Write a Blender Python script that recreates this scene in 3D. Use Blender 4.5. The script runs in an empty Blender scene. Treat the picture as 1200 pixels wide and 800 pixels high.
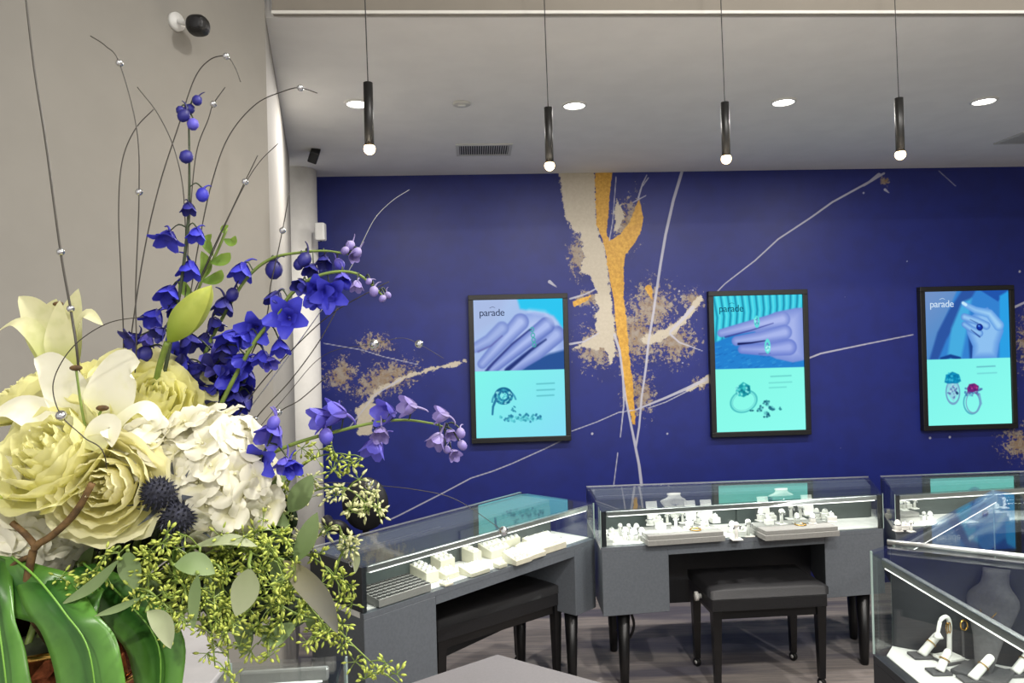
import bpy, math, random
import numpy as np
from mathutils import Vector, Matrix, Quaternion

SC = bpy.context.scene
COL = SC.collection
random.seed(7)
PI = math.pi

# ------------------------------------------------------------------ camera, world, lights, exposure
FOC = 867.0                                    # focal length in pixels of a 1200x800 frame
EYE = Vector((0, 0, 1.66))
PITCH, ROLL = math.radians(0.35), -0.025
_fw = Vector((0, math.cos(PITCH), math.sin(PITCH)))
_r0 = Vector((1, 0, 0))
_u0 = _r0.cross(_fw)
_rt = _r0 * math.cos(ROLL) + _u0 * math.sin(ROLL)
_up = _u0 * math.cos(ROLL) - _r0 * math.sin(ROLL)
cam_data = bpy.data.cameras.new('camera')
cam_data.sensor_width = 36
cam_data.lens = FOC * 36 / 1200
cam_data.clip_start = 0.05
cam = bpy.data.objects.new('camera', cam_data)
cam.matrix_world = Matrix(((_rt.x, _up.x, -_fw.x, EYE.x), (_rt.y, _up.y, -_fw.y, EYE.y),
                           (_rt.z, _up.z, -_fw.z, EYE.z), (0, 0, 0, 1)))
COL.objects.link(cam)
SC.camera = cam

world = bpy.data.worlds.new('world')
world.use_nodes = True
world.node_tree.nodes['Background'].inputs[0].default_value = (1.0, 0.97, 0.93, 1)
world.node_tree.nodes['Background'].inputs[1].default_value = 0.6
SC.world = world

SC.view_settings.view_transform = 'Standard'
SC.view_settings.look = 'None'
SC.view_settings.exposure = 0.55
SC.view_settings.gamma = 1.0
SC.view_settings.use_curve_mapping = False
SC.cycles.use_denoising = True
SC.cycles.max_bounces = 10
SC.cycles.transparent_max_bounces = 24
SC.cycles.sample_clamp_indirect = 4.0
SC.cycles.caustics_reflective = False
SC.cycles.caustics_refractive = False

CEIL, HIGH_CEIL = 2.80, 3.40
DOWN = 15.0          # W per recessed downlight
HALL_FILL = 43.0          # W per added, unseen fill lamp in the raised ceiling
CASE = 0.7           # W per metre of case strip


def ray(px, py):
    return _fw + _rt * ((px - 600) / FOC) + _up * ((400 - py) / FOC)


def at(px, py, Y):
    d = ray(px, py)
    return EYE + d * (Y / d.y)


def atz(px, py, z):
    d = ray(px, py)
    return EYE + d * ((z - EYE.z) / d.z)


W0, WK = 4.9, 0.045                            # mural wall: Y = W0 + WK * X


def onwall(px, py, off=0.0):
    d = ray(px, py)
    return EYE + d * ((W0 - off) / (d.y - WK * d.x))


def area_light(name, loc, size, power, color=(1, .95, .88), direction=(0, 0, -1), size_y=None, spread=None, parent=None):
    l = bpy.data.lights.new(name, 'AREA')
    l.energy = power
    l.color = color
    l.shape = 'RECTANGLE' if size_y else 'DISK'
    l.size = size
    if size_y:
        l.size_y = size_y
    if spread:
        l.spread = spread
    o = bpy.data.objects.new(name, l)
    COL.objects.link(o)
    o.rotation_mode = 'QUATERNION'
    o.rotation_quaternion = Vector(direction).to_track_quat('-Z', 'Y')
    o.location = Vector(loc) - (parent.location if parent else Vector())
    if parent:
        o.parent = parent
    return o


# ------------------------------------------------------------------ materials
def lin(c):
    def f(x):
        x = x / 255.0
        return x / 12.92 if x <= 0.04045 else ((x + 0.055) / 1.055) ** 2.4
    return tuple(f(x) for x in c[:3])


class NT:
    def __init__(s, name):
        s.m = bpy.data.materials.new(name)
        s.m.use_nodes = True
        s.t = s.m.node_tree
        s.t.nodes.clear()

    def n(s, kind, **kw):
        n = s.t.nodes.new(kind)
        for k, v in kw.items():
            setattr(n, k, v)
        return n

    def l(s, a, b):
        s.t.links.new(a, b)

    def math(s, op, a, b=None, c=None, clamp=False):
        n = s.n('ShaderNodeMath', operation=op)
        n.use_clamp = clamp
        for i, x in enumerate((a, b, c)):
            if x is None:
                continue
            if isinstance(x, (int, float)):
                n.inputs[i].default_value = x
            else:
                s.l(x, n.inputs[i])
        return n.outputs[0]

    def mix(s, f, a, b):
        n = s.n('ShaderNodeMix', data_type='RGBA')
        for i, x in ((0, f), (6, a), (7, b)):
            if isinstance(x, (int, float)):
                n.inputs[i].default_value = x
            elif isinstance(x, tuple):
                n.inputs[i].default_value = x + (1,) if len(x) == 3 else x
            else:
                s.l(x, n.inputs[i])
        return n.outputs[2]

    def noise(s, scale, detail=3, rough=.55, coord='Object', vec=None):
        n = s.n('ShaderNodeTexNoise')
        n.inputs['Scale'].default_value = scale
        n.inputs['Detail'].default_value = detail
        n.inputs['Roughness'].default_value = rough
        if vec is None:
            vec = s.n('ShaderNodeTexCoord').outputs[coord]
        s.l(vec, n.inputs['Vector'])
        return n.outputs['Fac']

    def smooth(s, x, lo, hi):
        n = s.n('ShaderNodeMapRange', interpolation_type='SMOOTHSTEP')
        s.l(x, n.inputs[0])
        n.inputs[1].default_value = lo
        n.inputs[2].default_value = hi
        return n.outputs[0]

    def out(s, sh):
        o = s.n('ShaderNodeOutputMaterial')
        s.l(sh, o.inputs[0])
        return s.m

    def principled(s, color, rough=.5, metal=0.0, height=None, bump=.2, dist=.002, **kw):
        p = s.n('ShaderNodeBsdfPrincipled')
        if isinstance(color, tuple):
            p.inputs['Base Color'].default_value = color + (1,)
        else:
            s.l(color, p.inputs['Base Color'])
        if isinstance(rough, (int, float)):
            p.inputs['Roughness'].default_value = rough
        else:
            s.l(rough, p.inputs['Roughness'])
        p.inputs['Metallic'].default_value = metal
        for k, v in kw.items():
            p.inputs[k].default_value = v
        if height is not None:
            b = s.n('ShaderNodeBump')
            b.inputs['Strength'].default_value = bump
            b.inputs['Distance'].default_value = dist
            s.l(height, b.inputs['Height'])
            s.l(b.outputs[0], p.inputs['Normal'])
        return p.outputs[0]


MATS = {}


def mat(name, c, rough=.5, metal=0.0, var=.10, scale=25, bump=0.0, c2=None, **kw):
    if name in MATS:
        return MATS[name]
    t = NT(name)
    a = lin(c)
    b = lin(c2) if c2 else tuple(x * (1 - var * 2.2) for x in a)
    f = t.noise(scale)
    col = t.mix(t.smooth(f, .3, .7), a, b)
    MATS[name] = t.out(t.principled(col, rough, metal, f if bump else None, bump, **kw))
    return MATS[name]


def petal_mat(name, base, tip, axis_scale, rough=.55, trans=.25, veins=60):
    """a petal: colour runs from base to tip along the mesh's own length attribute"""
    t = NT(name)
    at_ = t.n('ShaderNodeAttribute', attribute_name='along')
    f = t.smooth(at_.outputs['Fac'], axis_scale[0], axis_scale[1])
    nz = t.noise(veins, 2)
    col = t.mix(f, lin(base), lin(tip))
    col = t.mix(t.math('MULTIPLY', t.smooth(nz, .45, .75), .25), col, lin(base))
    p = t.n('ShaderNodeBsdfPrincipled')
    t.l(col, p.inputs['Base Color'])
    p.inputs['Roughness'].default_value = rough
    tr = t.n('ShaderNodeBsdfTranslucent')
    t.l(col, tr.inputs[0])
    m = t.n('ShaderNodeMixShader')
    m.inputs[0].default_value = trans
    t.l(p.outputs[0], m.inputs[1])
    t.l(tr.outputs[0], m.inputs[2])
    MATS[name] = t.out(m.outputs[0])
    return MATS[name]


def glow(name, c, strength):
    t = NT(name)
    e = t.n('ShaderNodeEmission')
    e.inputs[0].default_value = lin(c) + (1,)
    e.inputs[1].default_value = strength
    MATS[name] = t.out(e.outputs[0])
    return MATS[name]


def glass_mat(name, tint=(1, 1, 1), ior=1.5):
    t = NT(name)
    g = t.n('ShaderNodeNewGeometry')
    fr = t.n('ShaderNodeFresnel')
    # both faces of the pane reflect like an outer face
    t.l(t.math('ADD', ior, t.math('MULTIPLY', g.outputs['Backfacing'], 1 / ior - ior)), fr.inputs[0])
    tr = t.n('ShaderNodeBsdfTransparent')
    tr.inputs[0].default_value = tint + (1,)
    gl = t.n('ShaderNodeBsdfGlossy')
    gl.inputs['Roughness'].default_value = 0.0
    m = t.n('ShaderNodeMixShader')
    t.l(fr.outputs[0], m.inputs[0])
    t.l(tr.outputs[0], m.inputs[1])
    t.l(gl.outputs[0], m.inputs[2])
    MATS[name] = t.out(m.outputs[0])
    return MATS[name]


mat('ceiling_paint', (232, 231, 229), .9, var=.02, scale=6, bump=.05)
mat('wall_paint', (141, 138, 131), .85, var=.02, scale=8, bump=.05)
mat('beam_paint', (142, 136, 126), .9, var=.03, scale=6)
mat('column_paint', (224, 222, 216), .6, var=.02)
mat('case_grey', (104, 110, 117), .45, var=.06, scale=90)
mat('case_dark', (44, 47, 52), .45, var=.06, scale=90)
mat('case_back', (74, 83, 82), .5, var=.05)
mat('case_back_dark', (58, 62, 66), .5, var=.05)
mat('deck_white', (228, 228, 224), .6, var=.02)
mat('aluminium', (205, 208, 208), .3, .85, var=.04, scale=60)
mat('black_leather', (30, 30, 33), .55, var=.2, scale=220, bump=.35)
mat('black_wood', (15, 15, 17), .35, var=.15, scale=40)
mat('display_white', (238, 238, 232), .6, var=.03)
mat('display_cream', (214, 211, 190), .6, var=.04)
mat('tray_grey', (150, 150, 146), .7, var=.05, scale=120)
mat('slot_dark', (60, 60, 58), .6)
mat('velvet_grey', (84, 84, 86), .8, var=.1, scale=120)
mat('riser_white', (170, 169, 170), .6, var=.03)
mat('silver', (220, 222, 225), .15, 1.0, var=.03)
mat('gold', (212, 170, 90), .22, 1.0, var=.05)
mat('copper', (168, 96, 60), .25, 1.0, var=.2, scale=40, bump=.6, c2=(96, 52, 34))
mat('black_metal', (18, 18, 18), .45, var=.1)
mat('cord_black', (40, 40, 40), .6)
mat('vent_white', (198, 198, 194), .6, var=.02)
mat('vent_dark', (45, 45, 45), .7)
mat('white_plastic', (220, 220, 216), .45, var=.02)
mat('counter_grey', (112, 110, 112), .55, var=.04, scale=160)
mat('wire_dark', (62, 58, 50), .5)
mat('bark', (112, 84, 48), .8, var=.3, scale=80, bump=.5)
mat('stem_green', (120, 142, 62), .55, var=.12, scale=60)
mat('stem_dark', (58, 70, 44), .6, var=.15, scale=60)
mat('bud_green', (186, 194, 90), .55, var=.18, scale=140, c2=(142, 160, 62))
mat('bud_pale', (216, 218, 160), .55, var=.12, scale=140)
mat('thistle', (44, 46, 62), .8, var=.3, scale=200)
mat('thistle_bract', (92, 98, 108), .6, var=.2)
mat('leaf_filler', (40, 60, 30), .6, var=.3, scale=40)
glow('lamp_warm', (255, 214, 160), 9.0)
glow('lamp_white', (255, 252, 244), 9.0)
glow('led', (255, 252, 244), 2.6)
glass_mat('glass', (.95, .975, .97))
mat('glass_edge', (176, 196, 190), .2, var=.03)

petal_mat('lily_white', (214, 214, 150), (236, 234, 214), (.0, .45))
petal_mat('lily_green', (176, 184, 92), (222, 220, 176), (.0, .6))
petal_mat('rose_cream', (236, 234, 140), (244, 241, 184), (.0, .85), trans=.42)
petal_mat('rose_pale', (240, 236, 166), (246, 242, 200), (.0, .85), trans=.42)
petal_mat('hydrangea_white', (218, 214, 172), (230, 227, 208), (.0, .5))
petal_mat('delphinium_blue', (40, 36, 156), (66, 68, 206), (.0, .8), trans=.2)
petal_mat('delphinium_dark', (28, 25, 88), (42, 42, 134), (.0, .8), trans=.15)
petal_mat('delphinium_lilac', (112, 100, 190), (96, 92, 206), (.0, .9), trans=.25)
petal_mat('delphinium_pale', (170, 158, 204), (138, 124, 192), (.0, .9), trans=.25)
petal_mat('bud_lily', (128, 152, 44), (190, 198, 92), (.0, .9), trans=.1)
petal_mat('leaf_grey_green', (112, 134, 84), (128, 148, 100), (.0, .9), trans=.15)
petal_mat('leaf_pale', (150, 160, 120), (166, 174, 138), (.0, .9), trans=.15)
petal_mat('leaf_fresh', (104, 140, 46), (128, 156, 60), (.0, .9), trans=.2)
petal_mat('leaf_brown', (108, 104, 70), (92, 92, 84), (.0, .9), trans=.1)
petal_mat('monstera', (28, 74, 22), (92, 142, 56), (.0, .95), rough=.32, trans=.08)
petal_mat('monstera_rib', (110, 160, 60), (126, 170, 76), (.0, 1), rough=.4, trans=.05)


def carpet():
    t = NT('carpet')
    tc = t.n('ShaderNodeTexCoord').outputs['Object']
    mp = t.n('ShaderNodeMapping')
    mp.inputs['Scale'].default_value = (3, 42, 1)
    t.l(tc, mp.inputs[0])
    st = t.noise(1.0, 4, .7, vec=mp.outputs[0])
    mp2 = t.n('ShaderNodeMapping')
    mp2.inputs['Scale'].default_value = (.5, 3.4, 1)
    t.l(tc, mp2.inputs[0])
    band = t.noise(1.0, 2, .5, vec=mp2.outputs[0])
    fine = t.noise(420, 2)
    c = t.mix(t.smooth(st, .3, .7), lin((164, 154, 146)), lin((126, 120, 119)))
    c = t.mix(t.math('MULTIPLY', t.smooth(band, .52, .62), .75), c, lin((70, 70, 90)))
    c = t.mix(t.math('MULTIPLY', fine, .35), c, lin((80, 76, 76)))
    MATS['carpet'] = t.out(t.principled(c, .95, 0, fine, .5, .004))


carpet()


def print_mat(name, attr):
    """flat backlit print: the picture's colours ride on the screen's own mesh"""
    t = NT(name)
    a = t.n('ShaderNodeAttribute', attribute_name=attr)
    e = t.n('ShaderNodeEmission')
    t.l(a.outputs['Color'], e.inputs[0])
    e.inputs[1].default_value = 0.7
    MATS[name] = t.out(e.outputs[0])


print_mat('screen_print', 'print')


def mural():
    t = NT('mural')
    a = t.n('ShaderNodeAttribute', attribute_name='fields')
    sp = t.n('ShaderNodeSeparateColor')
    t.l(a.outputs['Color'], sp.inputs[0])
    cream, gold, vein = sp.outputs[0], sp.outputs[1], sp.outputs[2]
    speck = a.outputs['Alpha']
    n1 = t.noise(22, 8, .72)
    n2 = t.noise(55, 5, .65)
    n3 = t.noise(9, 3, .5)
    weave = t.noise(260, 2)
    base = t.mix(t.smooth(n3, .35, .7), lin((17, 31, 112)), lin((15, 27, 102)))
    base = t.mix(t.math('MULTIPLY', weave, .25), base, lin((26, 38, 112)))
    cream_c = t.mix(n2, lin((198, 190, 174)), lin((170, 160, 140)))
    gold_c = t.mix(t.smooth(n2, .3, .7), lin((210, 164, 64)), lin((180, 132, 44)))
    sc_ = t.mix(t.smooth(n1, .35, .65), lin((138, 110, 60)), lin((158, 148, 132)))
    # clouds of flecks
    sm = t.smooth(t.math('ADD', t.math('MULTIPLY', t.math('ADD', t.math('MULTIPLY', n1, .55), t.math('MULTIPLY', n2, .45)), 1.0),
                         t.math('MULTIPLY', speck, .34)), .70, .78)
    sm = t.math('MULTIPLY', sm, t.smooth(speck, .02, .12))
    col = t.mix(t.math('MULTIPLY', sm, .85), base, sc_)
    cm = t.smooth(t.math('ADD', cream, t.math('MULTIPLY', t.math('SUBTRACT', n1, .5), .9)), -.03, .05)
    col = t.mix(cm, col, cream_c)
    gm = t.smooth(t.math('ADD', gold, t.math('MULTIPLY', t.math('SUBTRACT', n1, .5), .34)), -.02, .03)
    col = t.mix(gm, col, gold_c)
    vm = t.smooth(t.math('ADD', vein, t.math('MULTIPLY', t.math('SUBTRACT', n2, .5), .05)), -.04, .08)
    col = t.mix(t.math('MULTIPLY', vm, .85), col, lin((178, 178, 192)))
    MATS['mural'] = t.out(t.principled(col, .5, 0, weave, .15, .001))


mural()


# ------------------------------------------------------------------ object helpers
def link_mesh(name, verts, faces, m, parent=None, smooth=True, along=None, local=False):
    me = bpy.data.meshes.new(name)
    if parent is not None and not local:
        off = parent.matrix_world_loc if hasattr(parent, 'matrix_world_loc') else root_loc(parent)
        verts = [(v[0] - off[0], v[1] - off[1], v[2] - off[2]) for v in verts]
    me.from_pydata([tuple(v) for v in verts], [], faces)
    if along is not None:
        at_ = me.attributes.new('along', 'FLOAT', 'POINT')
        at_.data.foreach_set('value', along)
    if smooth:
        me.polygons.foreach_set('use_smooth', [True] * len(me.polygons))
    me.materials.append(MATS[m])
    me.update()
    o = bpy.data.objects.new(name, me)
    COL.objects.link(o)
    if parent is not None:
        o.parent = parent
    return o


def root_loc(o):
    p = Vector(o.location)
    while o.parent:
        o = o.parent
        p = p + Vector(o.location)
    return p


def tag(o, label, cat, group=None):
    o['label'] = label
    o['category'] = cat
    if group:
        o['group'] = group
    return o


def thing(name, label, cat, loc, group=None, rz=0.0):
    o = bpy.data.objects.new(name, None)
    o.empty_display_size = .05
    COL.objects.link(o)
    o.location = loc
    o.rotation_euler = (0, 0, rz)
    return tag(o, label, cat, group)


def copy_tree(o, parent=None):
    c = o.copy()
    COL.objects.link(c)
    if parent is not None:
        c.parent = parent
    for ch in list(o.children):
        copy_tree(ch, c)
    return c


def struct(o):
    o['kind'] = 'structure'
    return o


def stuff(o):
    o['kind'] = 'stuff'
    return o


BOX_F = [(0, 1, 2, 3), (7, 6, 5, 4), (0, 4, 5, 1), (1, 5, 6, 2), (2, 6, 7, 3), (3, 7, 4, 0)]


def fix_faces(v, f):
    """BOX_F order for corners given bottom ring then top ring, outward"""
    return [(3, 2, 1, 0), (4, 5, 6, 7), (0, 1, 5, 4), (1, 2, 6, 5), (2, 3, 7, 6), (3, 0, 4, 7)]


BOXFACES = fix_faces(None, None)


def bevel(o, w=.004, seg=2):
    b = o.modifiers.new('edge', 'BEVEL')
    b.width = w
    b.segments = seg
    b.limit_method = 'ANGLE'
    return o


def box(name, c0, c1, m, parent=None, bev=0, local=False):
    x0, y0, z0 = c0
    x1, y1, z1 = c1
    v = [(x0, y0, z0), (x1, y0, z0), (x1, y1, z0), (x0, y1, z0), (x0, y0, z1), (x1, y0, z1), (x1, y1, z1), (x0, y1, z1)]
    o = link_mesh(name, v, BOXFACES, m, parent, smooth=False, local=local)
    if bev:
        bevel(o, bev)
    return o


def prism(name, poly, z0, z1, m, parent=None, bev=0, local=False):
    n = len(poly)
    v = [(p[0], p[1], z0) for p in poly] + [(p[0], p[1], z1) for p in poly]
    f = [tuple(reversed(range(n))), tuple(range(n, 2 * n))] + [(i, (i + 1) % n, n + (i + 1) % n, n + i) for i in range(n)]
    o = link_mesh(name, v, f, m, parent, smooth=False, local=local)
    if bev:
        bevel(o, bev)
    return o


def lathe_data(prof, n=20, centre=(0, 0, 0), sx=1.0, sy=1.0):
    v, f = [], []
    for r, z in prof:
        for i in range(n):
            a = 2 * PI * i / n
            v.append((centre[0] + r * sx * math.cos(a), centre[1] + r * sy * math.sin(a), centre[2] + z))
    for k in range(len(prof) - 1):
        for i in range(n):
            j = (i + 1) % n
            f.append((k * n + i, k * n + j, (k + 1) * n + j, (k + 1) * n + i))
    if prof[0][0] > 1e-6:
        f.append(tuple(reversed(range(n))))
    if prof[-1][0] > 1e-6:
        f.append(tuple(range((len(prof) - 1) * n, len(prof) * n)))
    return v, f


def lathe(name, prof, m, parent=None, n=20, centre=(0, 0, 0), local=False, sx=1.0, sy=1.0, smooth=True):
    v, f = lathe_data(prof, n, centre, sx, sy)
    return link_mesh(name, v, f, m, parent, smooth=smooth, local=local)


def ball_data(c, r, n=10, k=6, sx=1, sy=1, sz=1):
    prof = [(r * math.sin(PI * i / k), -r * math.cos(PI * i / k) * sz) for i in range(k + 1)]
    prof[0] = (r * .01, prof[0][1])
    prof[-1] = (r * .01, prof[-1][1])
    return lathe_data(prof, n, c, sx, sy)


def ball(name, c, r, m, parent=None, n=12, k=8, sx=1, sy=1, sz=1, local=False):
    v, f = ball_data(c, r, n, k, sx, sy, sz)
    return link_mesh(name, v, f, m, parent, local=local)


def spline(pts, per=6):
    pts = [Vector(p) for p in pts]
    if len(pts) < 3:
        return [pts[0].lerp(pts[-1], i / per) for i in range(per + 1)]
    out = []
    P = [pts[0] * 2 - pts[1]] + pts + [pts[-1] * 2 - pts[-2]]
    for i in range(1, len(P) - 2):
        a, b, c, d = P[i - 1:i + 3]
        for s in range(per):
            t = s / per
            out.append(.5 * ((2 * b) + (c - a) * t + (2 * a - 5 * b + 4 * c - d) * t * t + (3 * b - a - 3 * c + d) * t ** 3))
    out.append(pts[-1])
    return out


def tube_data(pts, r0, r1=None, n=6, per=6):
    pts = spline(pts, per)
    r1 = r0 if r1 is None else r1
    v, f = [], []
    N = len(pts)
    ref = Vector((.31, .2, .93))
    for i, p in enumerate(pts):
        t = (pts[min(i + 1, N - 1)] - pts[max(i - 1, 0)])
        t = t.normalized() if t.length > 1e-9 else Vector((0, 0, 1))
        if abs(t.dot(ref)) > .97:
            ref = Vector((.9, .3, .1))
        a = t.cross(ref).normalized()
        b = t.cross(a)
        r = r0 + (r1 - r0) * i / (N - 1)
        for k in range(n):
            q = 2 * PI * k / n
            v.append(p + a * (r * math.cos(q)) + b * (r * math.sin(q)))
    for i in range(N - 1):
        for k in range(n):
            j = (k + 1) % n
            f.append((i * n + k, i * n + j, (i + 1) * n + j, (i + 1) * n + k))
    f.append(tuple(reversed(range(n))))
    f.append(tuple(range((N - 1) * n, N * n)))
    return v, f


def tube(name, pts, r0, m, parent=None, r1=None, n=6, per=6, local=False):
    v, f = tube_data(pts, r0, r1, n, per)
    return link_mesh(name, v, f, m, parent, local=local)


def merge(datas):
    V, F = [], []
    for v, f in datas:
        o = len(V)
        V += list(v)
        F += [tuple(i + o for i in q) for q in f]
    return V, F


def lens_w(s, p=.9, peak=.5):
    """leaf-like width profile"""
    x = s ** (math.log(.5) / math.log(peak)) if 0 < s < 1 else s
    return max(0.0, math.sin(PI * min(max(x, 0), 1))) ** p


def ribbon_data(pts, width, prof, facing, cup=0.0, nw=6, per=5, ruffle=0.0, seed=0):
    """a thin curved blade along pts; facing = direction its upper face looks to; prof(s) scales the half-width"""
    rng = random.Random(seed)
    ph = [rng.uniform(0, 6) for _ in range(4)]
    P = spline(pts, per)
    N = len(P)
    facing = Vector(facing).normalized()
    v, al = [], []
    for i, p in enumerate(P):
        s = i / (N - 1)
        t = (P[min(i + 1, N - 1)] - P[max(i - 1, 0)]).normalized()
        side = t.cross(facing)
        side = side.normalized() if side.length > 1e-4 else Vector((1, 0, 0))
        nrm = side.cross(t)
        w = width * max(prof(s), .012)
        for k in range(nw + 1):
            q = -1 + 2 * k / nw
            d = cup * w * (q * q - .35)
            if ruffle:
                d += ruffle * w * abs(q) ** 2 * math.sin(9 * s + ph[0] + (2.4 if q > 0 else 0)) 
            v.append(p + side * (w * q) + nrm * d)
            al.append(s)
    f = []
    M = nw + 1
    for i in range(N - 1):
        for k in range(nw):
            f.append((i * M + k, i * M + k + 1, (i + 1) * M + k + 1, (i + 1) * M + k))
    return v, f, al


def ribbon(name, pts, width, m, parent, prof=lens_w, facing=(0, -1, .3), cup=0.0, nw=6, per=5, ruffle=0.0, seed=0):
    v, f, al = ribbon_data(pts, width, prof, facing, cup, nw, per, ruffle, seed)
    return link_mesh(name, v, f, m, parent, along=al)


# ------------------------------------------------------------------ the room
def quad_wall(name, a, b, z0, z1, m, thick=.1):
    """a wall between plan points a and b, its seen face on the line, its thickness to the left of a>b"""
    a, b = Vector(a), Vector(b)
    d = (b - a).normalized()
    nrm = Vector((-d.y, d.x)) * thick
    poly = [a, b, b + nrm, a + nrm]
    return struct(prism(name, [(p.x, p.y) for p in poly], z0, z1, m))


struct(box('floor', (-4, -3.2, -.1), (6.5, 6.0, 0), 'carpet'))
EDGE = [(-2.2, 2.44), (5.2, 2.44 + 7.4 * .055)]               # front edge of the lower ceiling
struct(prism('ceiling', [EDGE[0], EDGE[1], (5.2, 5.6), (-2.2, 5.6)], CEIL, HIGH_CEIL + .2, 'ceiling_paint'))
struct(prism('ceiling_raised', [(-2.6, -3.2), (5.2, -3.2), (5.2, 2.44 + 7.4 * .055), (-2.2, 2.43), (-2.6, 2.43)], HIGH_CEIL, HIGH_CEIL + .2, 'ceiling_paint'))
struct(prism('trim_1', [(-.78, 2.505), (5.2, 2.834), (5.2, 2.812), (-.78, 2.483)][::-1], CEIL, HIGH_CEIL, 'beam_paint'))
struct(prism('trim_2', [(-.78, 2.483), (5.2, 2.812), (5.2, 2.805), (-.78, 2.476)][::-1], CEIL - .004, CEIL + .006, 'column_paint'))

NEAR_A, NEAR_B, FAR_B = (-1.86, .04), (-.80, 2.47), (-1.285, 4.35)
quad_wall('wall_left', NEAR_A, NEAR_B, 0, HIGH_CEIL, 'wall_paint')
quad_wall('wall_left_far', NEAR_B, FAR_B, 0, CEIL, 'wall_paint')
struct(lathe('column', [(.115, 0), (.115, CEIL)], 'column_paint', n=40, centre=(-1.325, 4.66, 0)))
quad_wall('wall_right', (4.9, 5.6), (4.9, -3.2), 0, HIGH_CEIL, 'wall_paint')


# --- the mural on the end wall: distance fields of the painted shapes, thresholded by noise in the material
def seg_field(X, Y, pts, w0, w1=None):
    w1 = w0 if w1 is None else w1
    best = np.full(X.shape, -60.0)
    L = [0]
    for a, b in zip(pts, pts[1:]):
        L.append(L[-1] + math.hypot(b[0] - a[0], b[1] - a[1]))
    for i, (a, b) in enumerate(zip(pts, pts[1:])):
        dx, dy = b[0] - a[0], b[1] - a[1]
        t = np.clip(((X - a[0]) * dx + (Y - a[1]) * dy) / (dx * dx + dy * dy + 1e-9), 0, 1)
        d = np.hypot(X - a[0] - t * dx, Y - a[1] - t * dy)
        s = (L[i] + t * (L[i + 1] - L[i])) / L[-1]
        best = np.maximum(best, (w0 + (w1 - w0) * s) - d)
    return best


def poly_field(X, Y, pts):
    inside = np.zeros(X.shape, bool)
    dist = np.full(X.shape, 1e9)
    n = len(pts)
    for i in range(n):
        (x0, y0), (x1, y1) = pts[i], pts[(i + 1) % n]
        dx, dy = x1 - x0, y1 - y0
        t = np.clip(((X - x0) * dx + (Y - y0) * dy) / (dx * dx + dy * dy + 1e-9), 0, 1)
        dist = np.minimum(dist, np.hypot(X - x0 - t * dx, Y - y0 - t * dy))
        c = ((y0 > Y) != (y1 > Y))
        with np.errstate(divide='ignore', invalid='ignore'):
            xi = (x1 - x0) * (Y - y0) / (y1 - y0 + 1e-12) + x0
        inside ^= c & (X < xi)
    return np.where(inside, dist, -dist)


def blob(X, Y, cx, cy, rx, ry, a=0.0):
    c, s = math.cos(a), math.sin(a)
    u = ((X - cx) * c + (Y - cy) * s) / rx
    v = (-(X - cx) * s + (Y - cy) * c) / ry
    return np.clip(1 - np.sqrt(u * u + v * v), 0, 1)


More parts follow.
